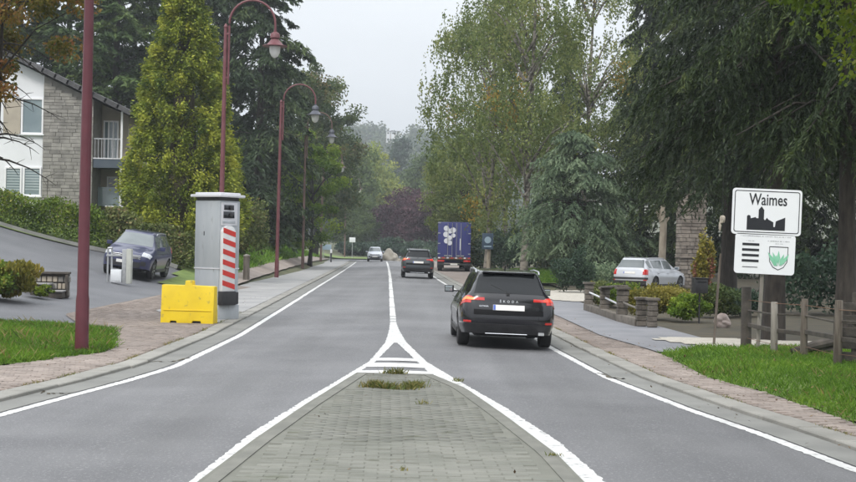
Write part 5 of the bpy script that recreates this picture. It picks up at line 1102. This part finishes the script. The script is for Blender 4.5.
X, Y = G(713.5, 341, .05); st = empty('stake', (X, Y, 0), 0, 'rusty leaning stake at the edge of the gravel drive', 'stake')
MB().tube([(0, 0, -.2), (.06, 0, 1.0), (.11, 0, 1.83)], [.028, .026, .022], 8).build('stake_rod', M['old_wood'], st)
def rock(name, label, loc, r, m, seed, par=None):
    rr = np.random.default_rng(seed); bm = bmesh.new(); bmesh.ops.create_icosphere(bm, subdivisions=4, radius=1)
    ph = rr.random((9, 4))*6.28; fr = rr.normal(0, 1, (9, 3))*np.linspace(1.5, 9, 9)[:, None]
    for v in bm.verts:
        q = np.array(v.co); k = 1+sum(float(np.sin(fr[i] @ q+ph[i, 0]))*.16/(1+i*.55) for i in range(9))
        v.co = Vector((q[0]*r[0], q[1]*r[1], q[2]*r[2]))*k
    for f in bm.faces: f.smooth = True
    me = bpy.data.meshes.new(name); bm.to_mesh(me); bm.free(); me.materials.append(M[m]); o = link(name, me, par); o.location = loc
    if label: tag(o, label, 'rock')
    return o
X, Y = G(722, 326); rock('boulder', 'pale pinkish boulder beside the gravel drive', (X, Y, .10), (.20, .2, .16), 'boulder', 3)
for k, (px, py, r, h, lf_, lb_, n) in enumerate(((660, 320, .95, .95, 'olive', 'yellow olive rounded bush right behind the stone posts', 6500), (690, 322, .62, .72, 'mid', 'green low bush around the letter box post', 4200), (632, 309, .9, .85, 'hedge', 'green bush between the stone posts and the silver car', 4200),
        (612, 307, .8, .8, 'laurel', 'grey green spreading bush behind the capstones', 4000), (596, 305, .45, .75, 'olive', 'yellow green bush by the far stone post', 2600), (722, 318, .8, .95, 'dark', 'dark green bush right of the letter box', 5200), (745, 317, .8, .8, 'far_dark', 'dark bush behind the left end of the wooden fence', 4200), (676, 312, .7, .9, 'olive', 'yellowish bush between letter box and silver car', 3800))):
    X, Y = G(px, py); plant('garden_bush', lb_, 'bush', (X, Y+r*.9, .0), (('foliage', shrub(100+k, r, h, lf_, n, .085, 30)),), 0, 1.0, 'bushes along the gravel drive')
X, Y = G(703, 311); fl = shrub(120, .36, 2.3, 'flower', 900, .13, 24); fl2 = shrub(121, .42, 2.5, 'olive', 2200, .12, 24)
plant('flowering_shrub', 'tall thin shrub with coral blossoms left of the town sign', 'shrub', (X, Y, 0), (('blossoms', fl), ('foliage', fl2)))
hb = P(722, 222, 42); ho = empty('bird_feeder', hb, 0, 'small cream hanging feeder under the boughs left of the sign', 'feeder')
f1 = rock('seed_block', None, (0, 0, .06), (.075, .06, .11), 'beige', 31, ho); rock('perch', None, (-.05, 0, -.13), (.045, .04, .13), 'beige', 33, ho); MB().tube([(0, 0, .2), (.02, 0, 1.6)], .006, 5).build('cord', M['black'], ho)
# stone pillar with ledge, pale trunk beside it
pc = P(690, 288, 67); PZ = float(hz(pc.x, 67)); spil = empty('stone_pillar', (pc.x, 67, PZ-.05), R(4), 'tall rough brown stone pillar behind the silver estate car', 'pillar')
PW, PD, PH = 1.14, 1.0, 5.4
MB().box((0, 0, PH/2), (PW-.08, PD-.08, PH)).build('core', M['stone_joint'], spil)
rp = random.Random(8); z = .0
while z < PH-.1:
    h = rp.uniform(.13, .21)
    for ax, wid, sgn in (('x', PW, -1), ('y', PD, -1)):
        a = -wid/2
        while a < wid/2-.05:
            w = min(rp.uniform(.22, .48), wid/2-a); 
            if wid/2-(a+w) < .12: w = wid/2-a
            if ax == 'x': MB().box((a+w/2, -PD/2+.03+rp.uniform(-.015, .01), z+h/2), (w-.018, .10, h-.018)).build('stone', M['brown_stone'], spil, bevel=.012, seg=1)
            elif z > .8: MB().box((-PW/2+.03+rp.uniform(-.012, .01), a+w/2, z+h/2), (.10, w-.018, h-.018)).build('stone', M['brown_stone'], spil, bevel=.012, seg=1)
            a += w
    z += h
MB().box((0, -.05, 1.42), (PW+.14, PD+.10, .07)).build('ledge', M['brown_stone'], spil, bevel=.015)
tk = P(661, 288, 65); tt = empty('bare_trunk', (tk.x, 65, float(hz(tk.x, 65))-.05), 0, 'pale bare tree trunk just left of the stone pillar', 'tree')
MB().tube([(0, 0, 0), (.02, 0, 1.5), (.05, 0, 3.0), (-.02, 0, 3.9)], [.20, .17, .16, .12], 10).build('trunk', M['pale_bark'], tt, smooth=60)
MB().tube([(.03, 0, 2.9), (-.22, -.05, 3.5), (-.3, 0, 3.9)], [.1, .09, .06], 8).build('branch_stub', M['pale_bark'], tt); MB().tube([(.04, 0, 2.95), (.3, .05, 3.3)], [.09, .05], 8).build('branch_stub', M['pale_bark'], tt)

# ---------------------------------------------------------------- house
HY0 = 67.0; hp = P(45, 205, HY0); H0 = Vector((-17.86, HY0, 2.0)); hs = empty('house', H0, 0, 'white and grey stone two storey house behind the hedge', 'house')
def hx(px): return P(px, 150, HY0).x-H0.x
def hzv(px, py): return P(px, py, HY0).z-H0.z
XL0, XR0 = -13.0, -15.55-H0.x; RX = -5.2; slope = .46; eave_x = -14.25-H0.x; roof0 = 7.35+slope*0
def roof_z(x): return 5.92+slope*(eave_x-abs(x-RX)-RX) if x >= RX else 5.92+slope*(eave_x-RX-(RX-x))
gab = [(XL0, -1.5), (0, -1.5), (0, roof_z(0)-.25), (RX, roof_z(RX)-.25), (XL0, roof_z(XL0)-.25)]
mxz = Matrix(((1, 0, 0, 0), (0, 0, 1, 0), (0, 1, 0, 0), (0, 0, 0, 1)))
MB().prism(gab, 0, 10, mxz).build('wall', M['white'], hs, smooth=0)
MB().prism([(0.005, -1.5), (XR0, -1.5), (XR0, roof_z(XR0)-.25), (0.005, roof_z(0)-.25)], -.10, 10, mxz).build('stone_wall', M['stone_joint'], hs, smooth=0)
stw = [o for o in hs.children if o.name.startswith('stone_wall')][0]
z = 1.0; rp = random.Random(5)
while z < roof_z(0)-.3:
    h = rp.uniform(.13, .19); a = 0.0
    while a < XR0-.02:
        w = rp.uniform(.25, .62); w = min(w, XR0-a)
        if XR0-(a+w) < .2: w = XR0-a
        if z+h < roof_z(a+w)-.3:
            MB().box((a+w/2, -.115+rp.uniform(-.012, .012), z+h/2), (w-.010, .06, h-.010)).build('stone', M['stone'], stw, bevel=.008, seg=1)
        a += w
    z += h
MB().prism([(XR0+.005, -1.5), (eave_x-.05, -1.5), (eave_x-.05, 5.7), (XR0+.005, roof_z(XR0)-.3)], 1.6, 10, mxz).build('recessed_wall', M['beige'], hs, smooth=0)
def window(x0, x1, z0, z1, y, panes=2, blind=False, dark=False):
    fr = MB(); fw = .07
    fr.box(((x0+x1)/2, y-.03, z0+fw/2), (x1-x0, .08, fw)).box(((x0+x1)/2, y-.03, z1-fw/2), (x1-x0, .08, fw))
    for k in range(panes+1):
        xx = x0+fw/2+(x1-x0-fw)*k/panes; fr.box((xx, y-.032, (z0+z1)/2), (fw, .084, z1-z0-2*fw+.004))
    w = fr.build('window', M['upvc'], hs, smooth=0)
    for k in range(panes):
        a, b = x0+fw+(x1-x0-fw)*k/panes, x0+(x1-x0-fw)*(k+1)/panes
        MB().box(((a+b)/2, y-.012, (z0+z1)/2), (b-a, .016, z1-z0-2*fw)).build('pane', M['dark_pane' if dark else 'pane'], w, smooth=0)
        if blind:
            for j in range(8): MB().box(((a+b)/2, y-.024, z1-.16-j*.125), (b-a-.05, .006, .055)).build('blind_slat', M['blind'], w, smooth=0)
    MB().box(((x0+x1)/2, y-.07, z0-.03), (x1-x0+.12, .16, .06)).build('sill', M['white'], w, smooth=0)
window(hx(5.5), hx(22.5), hzv(14, 196), hzv(14, 167), 0, 1, True); window(hx(24), hx(42), hzv(33, 196), hzv(33, 167), 0, 1, True)
window(hx(21), hx(43), hzv(32, 134), hzv(32, 98), 0, 1); 
MB().box(((hx(3)+hx(20))/2, -.02, (hzv(12, 134)+hzv(12, 100))/2), (hx(20)-hx(3), .04, hzv(12, 100)-hzv(12, 134))).build('beige_panel', M['beige'], hs, smooth=0)
window(hx(-24), hx(-4), hzv(-14, 196), hzv(-14, 167), 0, 2, True); window(hx(-24), hx(-2), hzv(-14, 134), hzv(-14, 98), 0, 2)
# balcony in the recess
bx0, bx1 = XR0+.02, eave_x+.05; bz = hzv(106, 160)
MB().box(((bx0+bx1)/2, .8, bz-.16), (bx1-bx0, 1.75, .40)).build('balcony_slab', M['bluegrey'], hs, smooth=0)
MB().box(((bx0+bx1)/2, .8, bz+.07), (bx1-bx0+.05, 1.8, .05)).build('balcony_deck', M['cab_pale'], hs, smooth=0)
br_ = MB().box(((bx0+bx1)/2, -.02, bz+.98), (bx1-bx0, .05, .05)).build('balcony_rail', M['galv'], hs)
for k in range(9): MB().box((bx0+.06+k*(bx1-bx0-.12)/8, -.02, bz+.52), (.022, .022, .88)).build('baluster', M['galv'], br_)
MB().box((bx1-.05, -.02, (5.7-1.5)/2), (.09, .09, 7.3)).build('corner_post', M['upvc'], hs)
window(bx0+.08, bx0+.80, bz+.08, bz+1.95, 1.58, 3, False, False)
window(bx0+.30, bx0+.78, hzv(108, 205), hzv(108, 175), 1.58, 1, False, True)
MB().box((bx0+.55, 1.0, hzv(108, 196)), (1.1, .03, .9)).build('glass_screen', M['pane'], hs)
# roof: two slabs with slate courses at the verge
def rslab(xa, xb, name):
    za, zb = roof_z(xa), roof_z(xb); return MB().add([(xa, -.55, za-.16), (xb, -.55, zb-.16), (xb, 10.4, zb-.16), (xa, 10.4, za-.16), (xa, -.55, za+.04), (xb, -.55, zb+.04), (xb, 10.4, zb+.04), (xa, 10.4, za+.04)], [(0, 1, 2, 3), (4, 7, 6, 5), (0, 4, 5, 1), (1, 5, 6, 2), (2, 6, 7, 3), (3, 7, 4, 0)]).build(name, M['slate'], hs, smooth=0)
rr_ = rslab(RX, eave_x+.45, 'roof'); rslab(XL0-.5, RX, 'roof')
nv = 16
for k in range(nv):
    xa = RX+(eave_x+.45-RX)*k/nv; xb = xa+(eave_x+.45-RX)/nv*1.12; za, zb = roof_z(xa), roof_z(xb)
    MB().bar((xa, -.575, za-.02), (xb, -.575, zb-.045), .05, .22).build('slate_tile', M['slate'], rr_, smooth=0)
MB().tube([(eave_x+.50, -.5, roof_z(eave_x+.45)-.05), (eave_x+.50, 10.3, roof_z(eave_x+.45)-.05)], .07, 10).build('rain_gutter', M['galv'], hs)
MB().bar((RX+1.2, 3, roof_z(RX)-.6), (RX+1.2, 3, roof_z(RX)+1.1), .7, .7).build('chimney', M['stone'], rr_)
# railing at the right of the house
rl0 = gz(112, 221); rl = empty('garden_railing', (-14.6, 65.9, float(hz(-14.5, 65.9))), 0, 'pale metal railing at the foot of the house beside the thuja', 'railing')
for k in range(3): MB().tube([(k*.75, 0, 0), (k*.75, 0, 1.55)], .03, 8).build('post', M['galv'], rl)
for zz in (1.5, 1.1): MB().tube([(-.1, 0, zz), (1.7, 0, zz)], .025, 8).build('rail', M['galv'], rl)

# ---------------------------------------------------------------- small things on the left
u0 = gz(119, 282.5); U = u0.y/FOC
us = empty('meter_stand', u0, R(-3), 'grey hoop stand with white meter box and pale post', 'utility stand')
def ux(px): return (px-119)*U
h_ = 35*U
for px in (107.3, 111.2): MB().tube([(ux(px), 0, -.1), (ux(px), 0, h_-.05)], .035, 10).build('post', M['galv'], us)
MB().tube([(ux(107), 0, h_-.03), (ux(111.6), 0, h_-.02)], .038, 10).build('top_bar', M['galv'], us)
MB().bar((ux(106), -.03, h_*.77), (ux(127), -.03, h_*.77), .05, .06).build('cross_rail', M['galv'], us, bevel=.01)
bx_ = MB().box((ux(116.6), .02, h_*.19), (11*U, .3, h_*.36)).build('meter_box', M['meter_white'], us, bevel=.02); MB().box((ux(116.6), -.135, h_*.19), (9*U, .012, h_*.28)).build('door', M['meter_white'], bx_, bevel=.005)
MB().box((ux(124.3), 0, h_*.47), (4.4*U, .14, h_*.96)).build('steel_post', M['galv'], us, bevel=.012)
MB().box((ux(129.2), 0, h_*.47), (5.0*U, .22, h_*1.0)).build('concrete_post', M['meter_post'], us, bevel=.02)
w0 = gz(50, 294); W_ = w0.y/FOC
w0.z -= .09
lw = empty('stone_planter', w0, R(4), 'low pale stone wall with dark timber coping and steps', 'planter wall')
def wx(px): return (px-50)*W_
MB().box((wx(45), .25, 12*W_), (44*W_, .22, 24*W_)).build('core', M['dark_wood'], lw)
rp = random.Random(12)
for r_ in range(3):
    a = wx(24)
    while a < wx(65):
        w = rp.uniform(4, 7)*W_; MB().box((a+w/2, .13, (4+r_*7.0)*W_), (w-.025, .07, 5.6*W_)).build('stone', M['beige' if rp.random() < .5 else 'stone'], lw, bevel=.012, seg=1); a += w
MB().box((wx(45), .2, 24.3*W_), (46*W_, .42, 2.2*W_)).build('coping', M['dark_wood'], lw, bevel=.01)
MB().box((wx(66), .1, 11*W_), (2.6*W_, .25, 23*W_)).build('end_post', M['dark_wood'], lw, bevel=.01)
for k, (a, b, zz) in enumerate(((34, 52, 13), (50, 65, 6))):
    s_ = MB().box((wx((a+b)/2), -.22, zz*W_*.5), ((b-a)*W_, .55, zz*W_)).build('step', M['dark_wood'], lw, bevel=.012); MB().box((wx((a+b)/2), -.24, zz*W_+.02), ((b-a)*W_+.05, .6, .04)).build('tread', M['layby'], s_, bevel=.008)
p0 = gz(7, 298); plant('ornamental_grass', 'tall yellowish ornamental grass clump by the stone planter', 'grass clump', p0, (('foliage', shrub(130, .85, 1.0, 'olive', 7500, .13, 34, upright=2.2)),))
p0 = gz(-16, 297); plant('garden_bush', 'green bush beside the tall ornamental grass at the left edge', 'bush', p0, (('foliage', shrub(131, .9, 1.0, 'hedge', 3500, .1, 26)),), 0, 1.0)
p0 = gz(38, 296); plant('ground_plant', 'low yellow green plant at the foot of the planter steps', 'plant', p0, (('foliage', shrub(132, .38, .32, 'maple', 1400, .09, 16)),))
for k, (px, py, lb_) in enumerate(((246.5, 263, 'short wooden post on the grass bank right of the cabinet'), (222, 262, 'short wooden post on the bank hidden beside the cabinet'))):
    if k: continue
    q_ = gz(px, py); po = empty('wooden_post', q_, 0, lb_, 'post'); MB().tube([(0, 0, -.1), (0, 0, .78)], [.13, .12], 10).build('post_body', M['old_wood'], po, bevel=.01, seg=1); MB().lathe([(.13, .78), (.13, .82), (.02, .86)], n=10).build('cap', M['grey_wood'], po)
# distant bits
X, Y = G(331, 262); wp = empty('marker_post', (X, Y, FT), 0, 'small white topped marker post near the far junction', 'post'); MB().box((0, 0, .45), (.15, .15, .9)).build('post_body', M['black'], wp, bevel=.02); MB().box((0, 0, 1.1), (.17, .17, .36)).build('white_top', M['white'], wp, bevel=.02)
X, Y = G(352, 258.5); rs = empty('road_sign', (X, Y, FT), 0, 'white road sign at the far junction left of the oncoming car', 'sign'); MB().tube([(0, 0, 0), (0, 0, 2.3)], .04, 8).build('post', M['galv'], rs); MB().box((0, -.05, 2.35), (.75, .03, .6)).build('panel', M['sign_white'], rs, bevel=.01)
q_ = P(327, 246, 150); nb_ = empty('notice_board', (q_.x, 150, float(hz(q_.x, 150))), 0, 'pale blue board among the trees on the left bank', 'board'); MB().box((0, 0, 1.3), (.9, .06, .55)).build('board_panel', M['sign_blue_pale'], nb_, bevel=.01)
for s in (-.35, .35): MB().tube([(s, .03, 0), (s, .03, 1.3)], .04, 8).build('leg', M['galv'], nb_)
q_ = P(331, 247, 160)
X, Y = (391-CX)*168/FOC, 168.; gh = rock('gravel_heap', None, (X, Y, -.35), (1.4, 1.5, 1.5), 'heap', 9); tag(gh, 'pale gravel heap at the end of the road', 'heap')
bq = P(486.5, 283, 86); bsn = empty('blue_sign', (bq.x, 86, FT), R(8), 'dark blue square sign on a timber post under the birches', 'sign')
MB().tube([(.1, .1, 0), (.12, .1, 2.5)], [.13, .11], 10).build('post', M['pale_bark'], bsn); MB().box((0, -.1, 2.2), (.68, .05, .95)).build('panel', M['sign_blue'], bsn, bevel=.02)
bpn = [o for o in bsn.children if o.name.startswith('panel')][0]
MB().lathe([(.2, -.005), (.2, -.012)], (0, -.125, 2.28), 16, 'y').build('emblem', M['sign_blue_pale'], bpn); MB().box((0, -.13, 1.9), (.45, .01, .07)).build('text_line', M['sign_blue_pale'], bpn)
wh = P(393, 134.5, 925); hb_ = empty('hilltop_house', (wh.x, 925, float(hz(wh.x, 925))), 0, 'small white building high on the hazy wooded hill', 'building'); dz = wh.z-float(hz(wh.x, 925))
for k in range(3):
    w_ = MB().box((-3.0+k*3.0, 0, dz/2+.8), (2.3, 6, dz+2)).build('wall', M['white'], hb_, smooth=0); MB().box((-3.0+k*3.0, -3.05, dz+.6), (1.1, .12, .9)).build('window', M['dark_pane'], w_)
MB().box((0, .3, dz/2), (9, 5, dz)).build('core', M['beige'], hb_); MB().box((0, 0, dz+1.95), (9.6, 6.8, .3)).build('roof', M['slate'], hb_)
# bare hanging twigs of the autumn tree
at = [o for o in bpy.data.objects if o.name.startswith('autumn_tree')][0]; tw = MB(); rt2 = random.Random(3)
for k in range(16):
    z0 = rt2.uniform(3.2, 6.2); ln = rt2.uniform(.8, 2.1); a = rt2.uniform(-.5, .5); p = Vector((0, 0, z0)); d = Vector((math.cos(a), math.sin(a), rt2.uniform(-.05, .35)))
    pts = [p+d*ln*s+Vector((0, 0, -.35*ln*s*s)) for s in (0, .3, .6, .85, 1)]; tw.tube(pts, [.03, .022, .014, .009, .004], 5)
    for j in range(4):
        s = rt2.uniform(.35, .9); q0 = p+d*ln*s+Vector((0, 0, -.35*ln*s*s)); q1 = q0+Vector((rt2.uniform(-.1, .5), rt2.uniform(-.3, .3), rt2.uniform(-.35, .2))); tw.tube([q0, q1], [.009, .003], 4)
tw.build('twigs', M['bark'], at, kind='stuff')
# air: one closed box of thin haze round everything
hzm, hn, hl = new_mat('haze_air'); ho_ = hn.new('ShaderNodeOutputMaterial'); pv = hn.new('ShaderNodeVolumePrincipled'); pv.inputs['Color'].default_value = (.88, .93, 1, 1); pv.inputs['Density'].default_value = .0005; pv.inputs['Anisotropy'].default_value = .2
hl.new(pv.outputs[0], ho_.inputs['Volume'])
HB = MB().box((0, 0, 59), (3060, 3060, 122)); link('haze', HB.mesh('haze', hzm, smooth=0), None, 'stuff')
